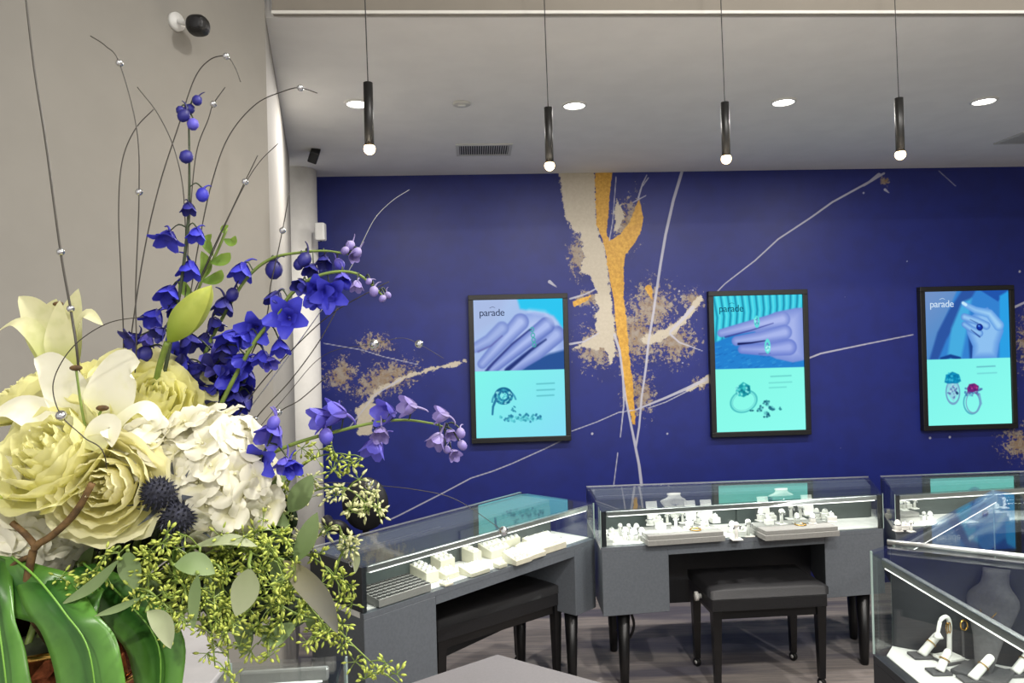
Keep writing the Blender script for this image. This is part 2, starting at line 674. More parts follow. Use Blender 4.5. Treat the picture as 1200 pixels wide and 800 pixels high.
def build_mural():
    nx, nz = 900, 300
    xs = np.linspace(-1.75, 4.9, nx)
    zs = np.concatenate([[0.0], np.linspace(.5, CEIL, nz - 1)])
    GX, GZ = np.meshgrid(xs, zs)
    GY = W0 + WK * GX
    # where each point of the wall lies on the artwork (picture units of the mural design)
    rel = np.stack([GX - EYE.x, GY - EYE.y, GZ - EYE.z], -1)
    dep = rel @ np.array(_fw)
    X = 600 + FOC * (rel @ np.array(_rt)) / dep
    Y = 400 - FOC * (rel @ np.array(_up)) / dep
    cream = poly_field(X, Y, [(652, 180), (656, 212), (660, 236), (663, 257), (669, 266), (681, 275), (685, 303), (679, 318), (692, 324), (698, 342),
                              (701, 362), (696, 385), (706, 402), (716, 428), (722, 410), (719, 372), (714, 330), (709, 292), (699, 262), (697, 180)])
    cream = np.maximum(cream, poly_field(X, Y, [(672, 408), (690, 396), (706, 384), (714, 398), (706, 408), (690, 408)]))
    cream = np.maximum(cream, seg_field(X, Y, [(820, 350), (808, 366), (792, 384), (772, 394), (758, 398)], 4, 5))
    cream = np.maximum(cream, seg_field(X, Y, [(545, 424), (515, 430), (480, 440), (445, 456), (424, 482)], 1.5, 3))
    cream = np.maximum(cream, poly_field(X, Y, [(416, 478), (430, 470), (440, 474), (436, 508), (420, 510)]))
    cream = np.maximum(cream, poly_field(X, Y, [(716, 250), (722, 222), (730, 240), (737, 252), (728, 268), (718, 278)]) - 3)
    cream = np.maximum(cream, seg_field(X, Y, [(830, 444), (818, 450), (806, 457)], 5, 2))
    gold = poly_field(X, Y, [(696, 180), (722, 180), (719, 207), (714, 236), (712, 276), (715, 282), (727, 274), (738, 260), (749, 231), (754, 254),
                             (752, 270), (745, 283), (733, 298), (731, 318), (731, 348), (735, 385), (738, 420), (742, 450), (745, 498), (741, 497),
                             (733, 462), (728, 420), (722, 385), (719, 350), (714, 322), (709, 290), (699, 262)])
    gold = np.maximum(gold, poly_field(X, Y, [(668, 352), (690, 344), (699, 340), (692, 352), (672, 362)]) - 2)
    gold = np.maximum(gold, seg_field(X, Y, [(760, 338), (764, 350)], 4, 1))
    slit = seg_field(X, Y, [(721, 200), (716, 240), (713, 276)], 3, 2)
    gold = np.minimum(gold, -slit)
    cream = np.minimum(cream, -slit)
    V = [([(801, 195), (789, 235), (780, 275), (774, 310), (768, 350), (766, 365), (760, 400), (757, 430), (752, 465), (749, 500), (745, 525)], 2.2, 1.6),
         ([(728, 430), (734, 470), (740, 500), (745, 525), (749, 545), (752, 570)], 1.4, 2.2),
         ([(720, 392), (726, 410), (730, 440), (731, 475), (727, 512)], 2.0, .8), ([(724, 530), (719, 570)], .8, .6),
         ([(1036, 203), (1015, 215), (975, 237), (950, 255), (912, 280), (885, 305), (850, 332), (838, 344)], 1.7, 1.1),
         ([(1030, 205), (1012, 218)], 3, 1), ([(748, 232), (753, 215), (758, 205)], 1.5, 1), ([(753, 218), (760, 208)], .8, .5),
         ([(742, 237), (757, 229)], 1.2, .7), ([(722, 207), (718, 260), (714, 282)], .9, .7),
         ([(812, 360), (800, 374), (786, 388)], 2.5, 2), ([(785, 391), (796, 401), (823, 411)], 1.7, .9),
         ([(828, 444), (805, 455), (780, 466), (745, 480)], 2.5, 1.4), ([(745, 480), (725, 483), (700, 494), (670, 505)], .9, .4),
         ([(806, 458), (780, 471), (760, 478)], .9, .5), ([(944, 421), (962, 414), (1015, 403), (1070, 392)], 1.5, 1.2),
         ([(660, 515), (640, 525), (600, 543), (577, 552), (552, 560), (520, 577), (467, 604), (456, 609)], 1.0, 1.3),
         ([(379, 402), (425, 410), (450, 418), (490, 427)], .8, .8), ([(668, 403), (685, 400), (702, 390)], 1.8, 1.2),
         ([(668, 350), (685, 345), (699, 338)], 1.6, 1.2), ([(1184, 362), (1210, 350)], 2, 1.6), ([(1100, 200), (1120, 218)], .5, .5),
         ([(470, 444), (440, 462), (410, 500)], 1.5, .8), ([(644, 330), (652, 336)], 2.5, 1), ([(1037, 222), (1042, 226)], 2, 1)]
    vein = np.full(X.shape, -60.0)
    for p, a, b in V:
        vein = np.maximum(vein, seg_field(X, Y, p, max(a, 1.1), max(b, 1.1)))
    for (a, b, r) in [(1012, 226, 1.8), (1063, 306, 1.4), (812, 340, 1.6), (796, 341, 1.8), (798, 348, 1.5), (695, 360, 1.6), (692, 366, 1.2), (1090, 513, 2), (1113, 512, 2),
                      (775, 568, 1.4), (782, 508, 1.8), (694, 508, 2), (835, 512, 1.2), (990, 348, 1), (1195, 318, 2), (780, 425, 1.2), (800, 425, 1.6), (985, 525, 1)]:
        vein = np.maximum(vein, r - np.hypot(X - a, Y - b))
    sp = np.zeros(X.shape)
    for q in [(740, 390, 105, 88), (700, 405, 60, 60), (765, 360, 62, 70), (735, 260, 34, 70), (790, 400, 60, 60), (750, 460, 40, 60), (676, 300, 24, 60), (812, 352, 32, 28),
              (450, 445, 100, 44, -.35), (400, 440, 46, 46), (440, 402, 46, 26), (1210, 400, 46, 90), (1195, 520, 52, 48), (1037, 212, 16, 16), (690, 350, 36, 24), (820, 450, 24, 18)]:
        sp = np.maximum(sp, blob(X, Y, *q))
    fields = np.stack([np.clip(cream / 20, -1, 1), np.clip(gold / 20, -1, 1), np.clip((vein - .35) / 8, -1, 1), sp], -1).astype(np.float32)
    verts = np.stack([GX, GY, GZ], -1).reshape(-1, 3)
    idx = np.arange(nx * nz).reshape(nz, nx)
    faces = np.stack([idx[:-1, :-1], idx[:-1, 1:], idx[1:, 1:], idx[1:, :-1]], -1).reshape(-1, 4)
    me = bpy.data.meshes.new('wall_back')
    # closed slab: the painted face plus a plain back and sides
    back = [(-1.75, W0 - 1.75 * WK + .12, 0), (4.9, W0 + 4.9 * WK + .12, 0), (4.9, W0 + 4.9 * WK + .12, CEIL), (-1.75, W0 - 1.75 * WK + .12, CEIL)]
    b0 = len(verts)
    fl = faces.tolist() + [[b0 + 3, b0 + 2, b0 + 1, b0], [b0, int(idx[0, 0]), int(idx[-1, 0]), b0 + 3], [b0 + 2, int(idx[-1, -1]), int(idx[0, -1]), b0 + 1]]
    me.from_pydata(verts.tolist() + back, [], fl)
    ca = me.color_attributes.new('fields', 'FLOAT_COLOR', 'POINT')
    full = np.concatenate([fields.reshape(-1, 4), np.tile(np.array([[-1, -1, -1, 0]], np.float32), (4, 1))])
    ca.data.foreach_set('color', full.ravel())
    me.materials.append(MATS['mural'])
    o = bpy.data.objects.new('wall_back', me)
    COL.objects.link(o)
    struct(o)


build_mural()


# ------------------------------------------------------------------ ceiling fixtures
DL = [((419, 121), 'recessed downlight right behind the first hanging lamp from the left'),
      ((673, 123), 'recessed downlight just right of the second hanging lamp from the left'),
      ((918, 119), 'recessed downlight between the third and fourth hanging lamps'),
      ((1153, 118), 'recessed downlight right of the last hanging lamp, near the picture edge')]
for (p, lab) in DL:
    c = atz(p[0], p[1], CEIL)
    t = thing('ceiling_light', lab, 'light', (c.x, c.y, CEIL), 'recessed downlights in the lower ceiling')
    lathe('trim_ring', [(.062, 0), (.062, -.004), (.05, -.008), (.05, -.002), (.05, 0)], 'white_plastic', t, 28, local=True)
    lathe('lens', [(.0005, -.003), (.049, -.003), (.049, -.001), (.0005, -.001)], 'lamp_white', t, 28, local=True)
    area_light('downlight_beam', (c.x, c.y, CEIL - .012), .09, DOWN, (1, .95, .9), parent=t)

for (x, y, w) in [(.9, .9, 'over the lower right island case'), (2.6, .9, 'right of the island cases'), (-.2, -1.4, 'behind the viewpoint, nearest the left wall'),
                  (1.6, -1.4, 'behind the viewpoint, in the middle'), (3.4, -1.4, 'behind the viewpoint, nearest the right wall')]:  # lamps added out of view to supply the room's ambient light
    t = thing('ceiling_light', 'added unseen fill downlight in the raised ceiling ' + w, 'light', (x, y, HIGH_CEIL), 'added unseen fill downlights in the raised ceiling')
    lathe('trim_ring', [(.11, 0), (.11, -.004), (.09, -.008), (.09, -.002), (.09, 0)], 'white_plastic', t, 28, local=True)
    lathe('lens', [(.0005, -.003), (.089, -.003), (.089, -.001), (.0005, -.001)], 'lamp_white', t, 28, local=True)
    area_light('downlight_beam', (x, y, HIGH_CEIL - .012), .17, HALL_FILL, (1, .96, .91), parent=t)

c = atz(541, 121, CEIL)
t = thing('smoke_detector', 'round white detector cover flush in the lower ceiling', 'detector', (c.x, c.y, CEIL))
lathe('cover_plate', [(.042, 0), (.042, -.006), (.036, -.01), (.0005, -.011)], 'vent_white', t, 24, local=True)
lathe('sensor_ring', [(.018, -.0105), (.018, -.014), (.0005, -.0145)], 'white_plastic', t, 16, local=True)


def vent(px, py, w, d, lab):
    c = atz(px, py, CEIL)
    t = thing('ceiling_vent', lab, 'vent', (c.x, c.y, CEIL), rz=.05)
    fr = merge([])
    b = .018
    for i, (x0, y0, x1, y1) in enumerate([(-w / 2, -d / 2, w / 2, -d / 2 + b), (-w / 2, d / 2 - b, w / 2, d / 2), (-w / 2, -d / 2 + b, -w / 2 + b, d / 2 - b), (w / 2 - b, -d / 2 + b, w / 2, d / 2 - b)]):
        box('frame_bar', (x0, y0, -.008), (x1, y1, 0), 'vent_white', t, local=True)
    box('dark_throat', (-w / 2 + b, -d / 2 + b, -.002), (w / 2 - b, d / 2 - b, -.0005), 'vent_dark', t, local=True)
    n = 22
    proto = None
    for k in range(n):
        x = -w / 2 + b + (w - 2 * b) * (k + .5) / n
        if proto is None:
            proto = box('louvre', (-.0022, -d / 2 + b, -.007), (.0022, d / 2 - b, -.001), 'vent_white', t, local=True)
            o = proto
        else:
            o = proto.copy()
            COL.objects.link(o)
        o.location = (x, 0, 0)


vent(567, 175, .32, .24, 'white slotted air vent in the lower ceiling between two hanging lamps')
vent(1212, 161, .32, .24, 'white slotted air vent cut off by the right picture edge')

PEND = [((433, 97, 180), 2.1, 429, 'black cylinder pendant lamp nearest the left wall'),
        ((644, 126, 200), 2.4, 639, 'black cylinder pendant lamp, second from the left, hanging lowest'),
        ((851, 120, 192), 2.4, 847, 'black cylinder pendant lamp, third from the left, over the middle display case'),
        ((1055, 115, 187), 2.4, 1051, 'black cylinder pendant lamp, rightmost of the four')]
for (x, y0, y1), Y, xt, lab in PEND:
    top, bot = at(x, y0, Y), at(x, y1 - 8, Y)
    h = top.z - bot.z
    t = thing('pendant_lamp', lab, 'lamp', (bot.x, Y, bot.z), 'black tube pendant lamps on thin cords')
    r = .0135
    lathe('tube_shade', [(.0005, h), (r, h), (r, 0), (r - .0015, 0), (r - .0015, .02), (.0005, .02)], 'black_metal', t, 20, local=True)
    ball('globe', (0, 0, -.006), .0165, 'lamp_warm', t, 14, 8, local=True)
    dz = HIGH_CEIL - bot.z
    tube('cord', [(0, 0, h), (-.0035, 0, h + (dz - h) * .35), (-.001, 0, h + (dz - h) * .65), (0, 0, dz)], .0016, 'cord_black', t, n=6, per=8, local=True)
    lathe('ceiling_rose', [(.04, dz), (.04, dz - .02), (.004, dz - .03)], 'black_metal', t, 20, local=True)
    pl = bpy.data.lights.new('globe_light', 'POINT')
    pl.energy = 2.6
    pl.color = (1, .86, .68)
    pl.shadow_soft_size = .016
    po = bpy.data.objects.new('globe_light', pl)
    COL.objects.link(po)
    po.parent = t
    po.location = (0, 0, -.025)

# security cameras and the small white box
A, B = Vector(NEAR_A), Vector(NEAR_B)


def on_near_wall(px, py):
    d = ray(px, py)
    w = B - A
    k = (A.x * w.y - A.y * w.x) / (d.x * w.y - d.y * w.x)
    return EYE + d * k


p = on_near_wall(205, 26)
q = at(232, 30, p.y - .02)
t = thing('security_camera', 'black security camera high on the left wall, largest of the two', 'camera', p)
nrm = Vector((.92, -.4, 0)).normalized()
wd = (B - A).normalized()
lathe('wall_plate', [(.0005, -.004), (.026, -.004), (.026, .012), (.0005, .014)], 'white_plastic', t, 20, local=True).rotation_euler = nrm.to_track_quat('Z', 'Y').to_euler()
tube('bracket_arm', [p + nrm * .012, p + nrm * .04 + Vector((0, 0, -.012)), q - Vector((.02, 0, 0))], .007, 'white_plastic', t, n=8)
hd = box('camera_body', (-.031, -.03, -.028), (.031, .03, .028), 'black_metal', t, .024, local=True)
hd.location = q - p
hd.modifiers['edge'].segments = 4
ln = lathe('lens', [(.018, 0), (.018, .004), (.012, .006), (.0005, .007)], 'black_leather', t, 20, local=True)
ln.rotation_euler = (PI / 2, 0, 0)
ln.location = q - p + Vector((.004, -.0305, -.004))

p = at(345, 173, 4.28)
q = at(368, 182, 4.2)
t = thing('security_camera', 'small black security camera on a white arm beside the white column', 'camera', p)
lathe('wall_plate', [(.0005, -.004), (.03, -.004), (.03, .012), (.0005, .014)], 'white_plastic', t, 20, local=True).rotation_euler = Vector((1, -.2, 0)).to_track_quat('Z', 'Y').to_euler()
tube('bracket_arm', [p, p + Vector((.06, 0, .02)), q - Vector((.01, 0, -.01))], .009, 'white_plastic', t, n=8)
hd = box('camera_body', (-.026, -.05, -.024), (.026, .05, .024), 'black_metal', t, .006, local=True)
hd.location = q - p
hd.rotation_euler = (-.35, .3, .35)

p = at(376, 272, 4.5)
t = thing('wall_sensor', 'small white box sensor fixed to the column beside the blue wall', 'sensor', p)
box('housing', (-.03, -.03, -.052), (.028, .03, .055), 'white_plastic', t, .008, local=True)
box('mount_plate', (-.045, .02, -.03), (.01, .05, .03), 'white_plastic', t, .003, local=True)
lathe('status_ring', [(.006, 0), (.006, .003), (.0005, .004)], 'vent_dark', t, 12, centre=(0, 0, 0), local=True).location = (0, -.0, -.056)


# ------------------------------------------------------------------ poster screens
def canvas(nx=168, ny=252):
    u, v = np.meshgrid(np.linspace(0, 1, nx), np.linspace(0, 1, ny))
    return u, v


class Paint:
    """paints in the design units of one poster (480 wide, 722 tall, origin top left)"""

    def __init__(s, nx=168, ny=252):
        s.nx, s.ny = nx, ny
        u, v = np.meshgrid(np.linspace(0, 1, nx), np.linspace(0, 1, ny))
        s.X, s.Y = u * 480, v * 722
        s.I = np.zeros((ny, nx, 3))

    def lay(s, mask, c):
        c = np.array(c, float) if not isinstance(c, np.ndarray) else c
        s.I = s.I * (1 - mask[..., None]) + c * mask[..., None]

    def rect(s, x0, y0, x1, y1, c0, c1=None, soft=3):
        m = np.clip((s.X - x0) / soft + .5, 0, 1) * np.clip((x1 - s.X) / soft + .5, 0, 1) * np.clip((s.Y - y0) / soft + .5, 0, 1) * np.clip((y1 - s.Y) / soft + .5, 0, 1)
        if c1 is not None:
            k = np.clip((s.X - x0) / (x1 - x0) * .5 + (s.Y - y0) / (y1 - y0) * .5, 0, 1)[..., None]
            c0 = np.array(c0) * (1 - k) + np.array(c1) * k
        s.lay(m, c0)

    def cap(s, pts, r0, r1, c, edge=None, soft=4, a=1.0):
        f = seg_field(s.X, s.Y, pts, r0, r1)
        m = np.clip(f / soft + .5, 0, 1) * a
        if edge is not None:
            k = np.clip(f / max(r0, r1) * 1.3, 0, 1)[..., None]
            c = np.array(edge) * (1 - k) + np.array(c) * k
        s.lay(m, c)

    def poly(s, pts, c, soft=4, a=1.0, edge=None, er=40):
        f = poly_field(s.X, s.Y, pts)
        m = np.clip(f / soft + .5, 0, 1) * a
        if edge is not None:
            k = np.clip(f / er, 0, 1)[..., None]
            c = np.array(edge) * (1 - k) + np.array(c) * k
        s.lay(m, c)

    def ring(s, cx, cy, rx, ry, w, c, a=1.0, ang=0.0, arc=None):
        co, si = math.cos(ang), math.sin(ang)
        u = (s.X - cx) * co + (s.Y - cy) * si
        v = -(s.X - cx) * si + (s.Y - cy) * co
        d = np.abs(np.sqrt((u / rx) ** 2 + (v / ry) ** 2) - 1) * min(rx, ry)
        m = np.clip((w - d) / 3 + .5, 0, 1) * a
        if arc:
            th = np.arctan2(v, u)
            m = m * ((th > arc[0]) & (th < arc[1]))
        s.lay(m, c)

    def dots(s, cx, cy, rx, ry, n, r, cols, seed):
        rng = random.Random(seed)
        for _ in range(n):
            a, q = rng.uniform(0, 2 * PI), math.sqrt(rng.random())
            x, y = cx + rx * q * math.cos(a), cy + ry * q * math.sin(a)
            s.cap([(x, y), (x + rng.uniform(-4, 4), y + rng.uniform(-4, 4))], r * rng.uniform(.5, 1.1), r, rng.choice(cols), a=.75)


def poster_one():
    P = Paint()
    P.rect(-9, -9, 490, 375, (176, 200, 236), (150, 172, 226))
    P.poly([(235, -9), (490, -9), (490, 175), (430, 90), (330, 66), (250, 50)], (48, 196, 238), soft=16)
    P.poly([(-9, -9), (180, -9), (120, 120), (-9, 190)], (168, 186, 226), soft=50)
    P.poly([(250, 85), (330, 66), (400, 80), (450, 140), (490, 190), (490, 380), (330, 380), (200, 250), (160, 170)], (178, 196, 238), soft=10, edge=(140, 164, 224), er=60)
    P.poly([(300, 330), (400, 290), (490, 270), (490, 380), (240, 380)], (44, 84, 150), soft=16)
    P.cap([(440, 190), (330, 285), (190, 372)], 48, 28, (168, 184, 234), (104, 124, 196), soft=8)
    P.cap([(390, 140), (260, 235), (90, 366)], 44, 26, (172, 188, 238), (96, 116, 190), soft=8)
    P.cap([(250, 120), (150, 220), (40, 334)], 46, 26, (176, 192, 238), (110, 130, 200), soft=8)
    P.cap([(150, 150), (80, 210), (0, 250)], 36, 26, (160, 178, 228), (120, 140, 205), soft=10)
    P.cap([(300, 160), (200, 236), (100, 330), (60, 372)], 4, 7, (50, 60, 130), soft=8, a=.9)
    P.cap([(385, 215), (300, 270), (170, 372)], 4, 12, (30, 46, 110), soft=10, a=.9)
    P.cap([(150, 190), (90, 240), (20, 270)], 3, 5, (90, 90, 160), soft=8, a=.7)
    P.cap([(300, 62), (380, 74), (440, 130)], 10, 14, (200, 216, 246), soft=22, a=.6)
    for y in (160, 190, 215, 240):
        P.ring(312 + (y - 160) * .12, y, 9, 11, 2.5, (70, 170, 170))
    P.cap([(296, 165), (306, 160)], 3, 3, (40, 90, 120))
    P.rect(-9, 373, 490, 730, (128, 244, 232), (134, 220, 244))
    P.ring(152, 540, 64, 66, 5, (52, 140, 176), .8, arc=(-3.14, -.2))
    P.ring(150, 505, 44, 40, 6, (30, 110, 150))
    P.ring(150, 505, 26, 24, 6, (34, 120, 160))
    P.dots(150, 508, 46, 42, 46, 5, [(20, 100, 140), (60, 170, 190), (150, 230, 236)], 3)
    P.cap([(88, 600), (92, 560), (110, 520)], 5, 7, (40, 120, 160))
    P.dots(240, 622, 120, 20, 60, 6, [(30, 110, 150), (50, 150, 170), (90, 200, 210)], 4)
    P.dots(205, 580, 14, 16, 8, 4, [(40, 130, 160)], 5)
    for y, x1 in ((447, 424), (480, 424), (510, 420)):
        P.cap([(330, y), (x1, y - 2)], 3.5, 3.5, (84, 176, 186), soft=6, a=.75)
    return P


def poster_two():
    P = Paint()
    P.rect(-9, -9, 490, 390, (70, 216, 232), (52, 190, 224))
    for k in range(15):
        x = -30 + 36 * k
        P.cap([(x, 260 - k * 8), (x + 14, 120 - k * 6), (x - 8 + k * 2, -20)], 5, 5, (24, 120, 156), soft=9, a=.8)
        P.cap([(x + 16, 260 - k * 8), (x + 30, 120 - k * 6), (x + 8 + k * 2, -20)], 3, 3, (130, 242, 244), soft=8, a=.5)
    P.poly([(-9, 250), (120, 200), (490, 90), (490, 400), (-9, 400)], (38, 128, 206), soft=10)
    rng = random.Random(5)
    for k in range(120):
        x, y = rng.uniform(0, 480), rng.uniform(255, 384)
        P.cap([(x, y), (x + 16, y - 6)], 3, 2, rng.choice([(28, 100, 180), (60, 160, 222), (40, 140, 214)]), soft=6, a=.6)
    P.poly([(210, 150), (330, 92), (440, 72), (490, 70), (490, 350), (420, 362), (330, 340), (250, 300)], (164, 178, 232), soft=8, edge=(122, 142, 212), er=60)
    P.cap([(370, 130), (240, 155), (40, 196)], 42, 22, (172, 184, 236), (116, 136, 208), soft=7)
    P.cap([(380, 200), (250, 225), (120, 240)], 40, 26, (166, 180, 234), (110, 130, 206), soft=7)
    P.cap([(400, 280), (280, 290), (150, 285)], 44, 24, (160, 174, 232), (104, 124, 204), soft=7)
    P.cap([(320, 150), (200, 185), (60, 218)], 2, 5, (60, 70, 150), soft=6, a=.9)
    P.cap([(290, 240), (200, 252), (130, 256)], 2, 6, (22, 30, 90), soft=6)
    P.cap([(300, 310), (240, 312)], 2, 4, (80, 96, 170), soft=6, a=.7)
    P.ring(232, 140, 11, 24, 4, (90, 220, 220))
    P.dots(230, 140, 10, 22, 14, 4, [(150, 246, 240), (50, 150, 170)], 7)
    P.ring(286, 272, 12, 30, 4, (96, 220, 216))
    P.dots(288, 280, 15, 15, 16, 5, [(190, 255, 250), (60, 170, 180), (130, 240, 236)], 8)
    P.rect(-9, 388, 490, 730, (132, 246, 226), (140, 250, 238))
    P.ring(150, 562, 72, 56, 4, (70, 180, 186), .8, ang=-.35)
    P.ring(150, 562, 62, 46, 2, (110, 210, 210), .8, ang=-.35)
    P.poly([(108, 490), (150, 460), (186, 480), (188, 520), (150, 540), (112, 524)], (30, 150, 164), soft=6)
    P.dots(148, 500, 38, 34, 40, 6, [(20, 120, 140), (50, 190, 190), (150, 246, 240)], 9)
    for a in range(4):
        x, y = 268 + 30 * math.cos(a * PI / 2), 606 + 30 * math.sin(a * PI / 2)
        P.dots(x, y, 16, 14, 16, 6, [(20, 84, 110), (40, 120, 140), (110, 210, 210)], 20 + a)
    P.dots(268, 606, 8, 8, 6, 4, [(160, 246, 240)], 30)
    P.dots(192, 610, 7, 6, 5, 4, [(30, 100, 120)], 31)
    P.dots(342, 608, 10, 6, 6, 4, [(50, 140, 150)], 32)
    for y, x0, x1, a in ((434, 300, 408, .7), (468, 290, 410, .5), (494, 290, 380, .5)):
        P.cap([(x0, y), (x1, y - 2)], 3.5, 3.5, (92, 186, 186), soft=6, a=a)
    return P


def poster_three():
    P = Paint()
    P.rect(-9, -9, 490, 368, (118, 146, 196), (40, 130, 206))
    P.poly([(190, -9), (490, -9), (490, 368), (20, 368), (90, 200)], (52, 128, 206), soft=14)
    P.poly([(220, -9), (300, -9), (200, 140), (120, 260), (70, 368), (20, 368), (70, 220), (140, 100)], (44, 84, 160), soft=14)
    P.poly([(215, 60), (270, 40), (240, 200), (200, 368), (120, 368), (150, 200)], (70, 170, 222), soft=18)
    P.poly([(310, -9), (490, -9), (420, 60)], (34, 84, 170), soft=8)
    P.poly([(430, 30), (490, 0), (490, 368), (420, 368)], (44, 158, 226), soft=12)
    P.poly([(240, 140), (250, 368), (300, 368), (300, 200)], (26, 56, 130), soft=14, a=.8)
    P.cap([(90, 364), (140, 350), (190, 364)], 10, 10, (24, 66, 140), soft=8)
    P.poly([(232, 160), (300, 110), (360, 90), (430, 170), (448, 220), (420, 290), (404, 368), (262, 368), (268, 300), (238, 230)], (140, 190, 238), soft=6, edge=(90, 146, 220), er=40)
    P.cap([(226, 70), (290, 104), (370, 126), (420, 190)], 14, 30, (156, 204, 242), (96, 154, 224), soft=5)
    P.cap([(226, 140), (300, 165), (350, 190)], 20, 22, (148, 196, 240), (88, 140, 214), soft=5)
    P.cap([(224, 180), (262, 206), (310, 230)], 16, 20, (140, 190, 238), (84, 136, 212), soft=5)
    P.cap([(262, 210), (310, 250)], 2, 4, (40, 70, 140), soft=5, a=.8)
    P.cap([(258, 154), (300, 176)], 2, 4, (60, 100, 170), soft=5, a=.7)
    P.cap([(220, 64), (236, 74)], 8, 8, (196, 232, 250), soft=5)
    P.cap([(310, 196), (312, 198)], 18, 18, (20, 60, 176), (12, 32, 120), soft=4)
    P.cap([(306, 190), (310, 191)], 4, 4, (90, 150, 240), soft=5)
    P.rect(-9, 366, 490, 730, (126, 240, 232), (138, 250, 236))
    P.ring(148, 545, 38, 62, 4, (110, 140, 190), .8)
    P.poly([(118, 492), (178, 492), (176, 560), (150, 596), (122, 560)], (150, 196, 220), soft=8, a=.7)
    P.dots(148, 540, 26, 40, 26, 5, [(120, 160, 200), (190, 226, 236), (90, 110, 170)], 40)
    P.cap([(170, 548), (173, 552)], 7, 7, (40, 70, 120))
    P.poly([(102, 490), (112, 452), (148, 434), (186, 450), (196, 486), (176, 498), (120, 498)], (14, 130, 176), soft=6)
    P.dots(148, 466, 40, 26, 24, 6, [(20, 150, 196), (10, 110, 160), (60, 190, 220)], 41)
    P.ring(254, 604, 46, 60, 4, (84, 176, 196))
    P.ring(262, 604, 40, 56, 3, (120, 150, 190), .8)
    P.cap([(296, 560), (306, 610), (284, 650)], 8, 5, (110, 160, 200), a=.8)
    P.dots(262, 540, 50, 28, 40, 6, [(60, 110, 170), (90, 190, 210), (110, 80, 150)], 42)
    P.poly([(228, 528), (242, 504), (272, 500), (296, 516), (292, 540), (262, 548), (234, 544)], (112, 36, 118), soft=5)
    P.dots(262, 524, 24, 16, 12, 5, [(150, 40, 120), (80, 30, 110), (190, 90, 160)], 43)
    for y, x0, x1, a in ((412, 290, 392, .8), (448, 292, 400, .45)):
        P.cap([(x0, y), (x1, y - 2)], 3.5, 3.5, (92, 170, 186), soft=6, a=a)
    return P


def hang_poster(corners, painter, lab, text_c):
    """corners: frame outline on the wall TL TR BR BL"""
    pts = [onwall(*c) for c in corners]
    x0 = (pts[0].x + pts[3].x) / 2
    x1 = (pts[1].x + pts[2].x) / 2
    z1 = (pts[0].z + pts[1].z) / 2
    z0 = (pts[2].z + pts[3].z) / 2
    ang = math.atan(WK)
    w, h = (x1 - x0) / math.cos(ang), z1 - z0
    t = thing('poster_screen', lab, 'screen', (x0, W0 + WK * x0, z0), 'backlit jewellery posters on the mural wall', ang)
    b, d = .034, .045
    box('frame_rail', (0, -d, 0), (w, -.001, b), 'black_metal', t, .003, True)
    box('frame_rail', (0, -d, h - b), (w, -.001, h), 'black_metal', t, .003, True)
    box('frame_stile', (0, -d, b), (b, -.001, h - b), 'black_metal', t, .003, True)
    box('frame_stile', (w - b, -d, b), (w, -.001, h - b), 'black_metal', t, .003, True)
    box('housing', (b, -.03, b), (w - b, -.001, h - b), 'black_metal', t, local=True)
    P = painter()
    nx, ny = P.nx, P.ny
    xs = np.linspace(b, w - b, nx)
    zs = np.linspace(h - b, b, ny)
    GX, GZ = np.meshgrid(xs, zs)
    V = np.stack([GX, np.full(GX.shape, -.0312), GZ], -1).reshape(-1, 3)
    idx = np.arange(nx * ny).reshape(ny, nx)
    F = np.stack([idx[:-1, :-1], idx[1:, :-1], idx[1:, 1:], idx[:-1, 1:]], -1).reshape(-1, 4)
    me = bpy.data.meshes.new('screen')
    me.from_pydata(V.tolist(), [], F.tolist())
    x = P.I / 255.0
    L = np.where(x <= .04045, x / 12.92, ((x + .055) / 1.055) ** 2.4)
    ca = me.color_attributes.new('print', 'FLOAT_COLOR', 'POINT')
    ca.data.foreach_set('color', np.concatenate([L, np.ones(L.shape[:2] + (1,))], -1).astype(np.float32).ravel())
    me.materials.append(MATS['screen_print'])
    s = bpy.data.objects.new('screen', me)
    COL.objects.link(s)
    s.parent = t
    fc = bpy.data.curves.new('lettering', 'FONT')
    fc.body = 'parade'
    fc.size = .066
    fc.extrude = .0004
    fc.space_character = .93
    fc.materials.append(text_c)
    fo = bpy.data.objects.new('lettering', fc)
    COL.objects.link(fo)
    bpy.context.view_layer.update()
    tm = bpy.data.meshes.new_from_object(fo.evaluated_get(bpy.context.evaluated_depsgraph_get()))
    bpy.data.objects.remove(fo)
    fo = bpy.data.objects.new('lettering', tm)
    COL.objects.link(fo)
    fo.parent = s
    fo.location = (b + .036, -.0322, h - b - .105)
    fo.rotation_euler = (PI / 2, 0, 0)
    sw = tube('lettering_swash', [(b + .105, -.0325, h - b - .054), (b + .125, -.0325, h - b - .046), (b + .142, -.0325, h - b - .052)], .0014, 'led', s, n=5, local=True)
    sw.data.materials[0] = text_c
    return t


ink = glow('ink_dark', (30, 44, 76), .7)
ink2 = glow('ink_teal', (22, 80, 104), .7)
ink3 = glow('ink_white', (206, 226, 244), .7)
hang_poster([(547, 345), (665, 345), (668, 517), (554, 517)], poster_one, 'leftmost backlit poster, a hand over a ring drawing, dark lettering', ink)
hang_poster([(826, 341), (943, 340), (948, 509), (834, 511)], poster_two, 'middle backlit poster, a hand on cyan knitwear above a ring', ink2)
hang_poster([(1073, 336), (1184, 335), (1187, 501), (1079, 504)], poster_three, 'rightmost backlit poster, raised hand in a blue jacket, white lettering', ink3)


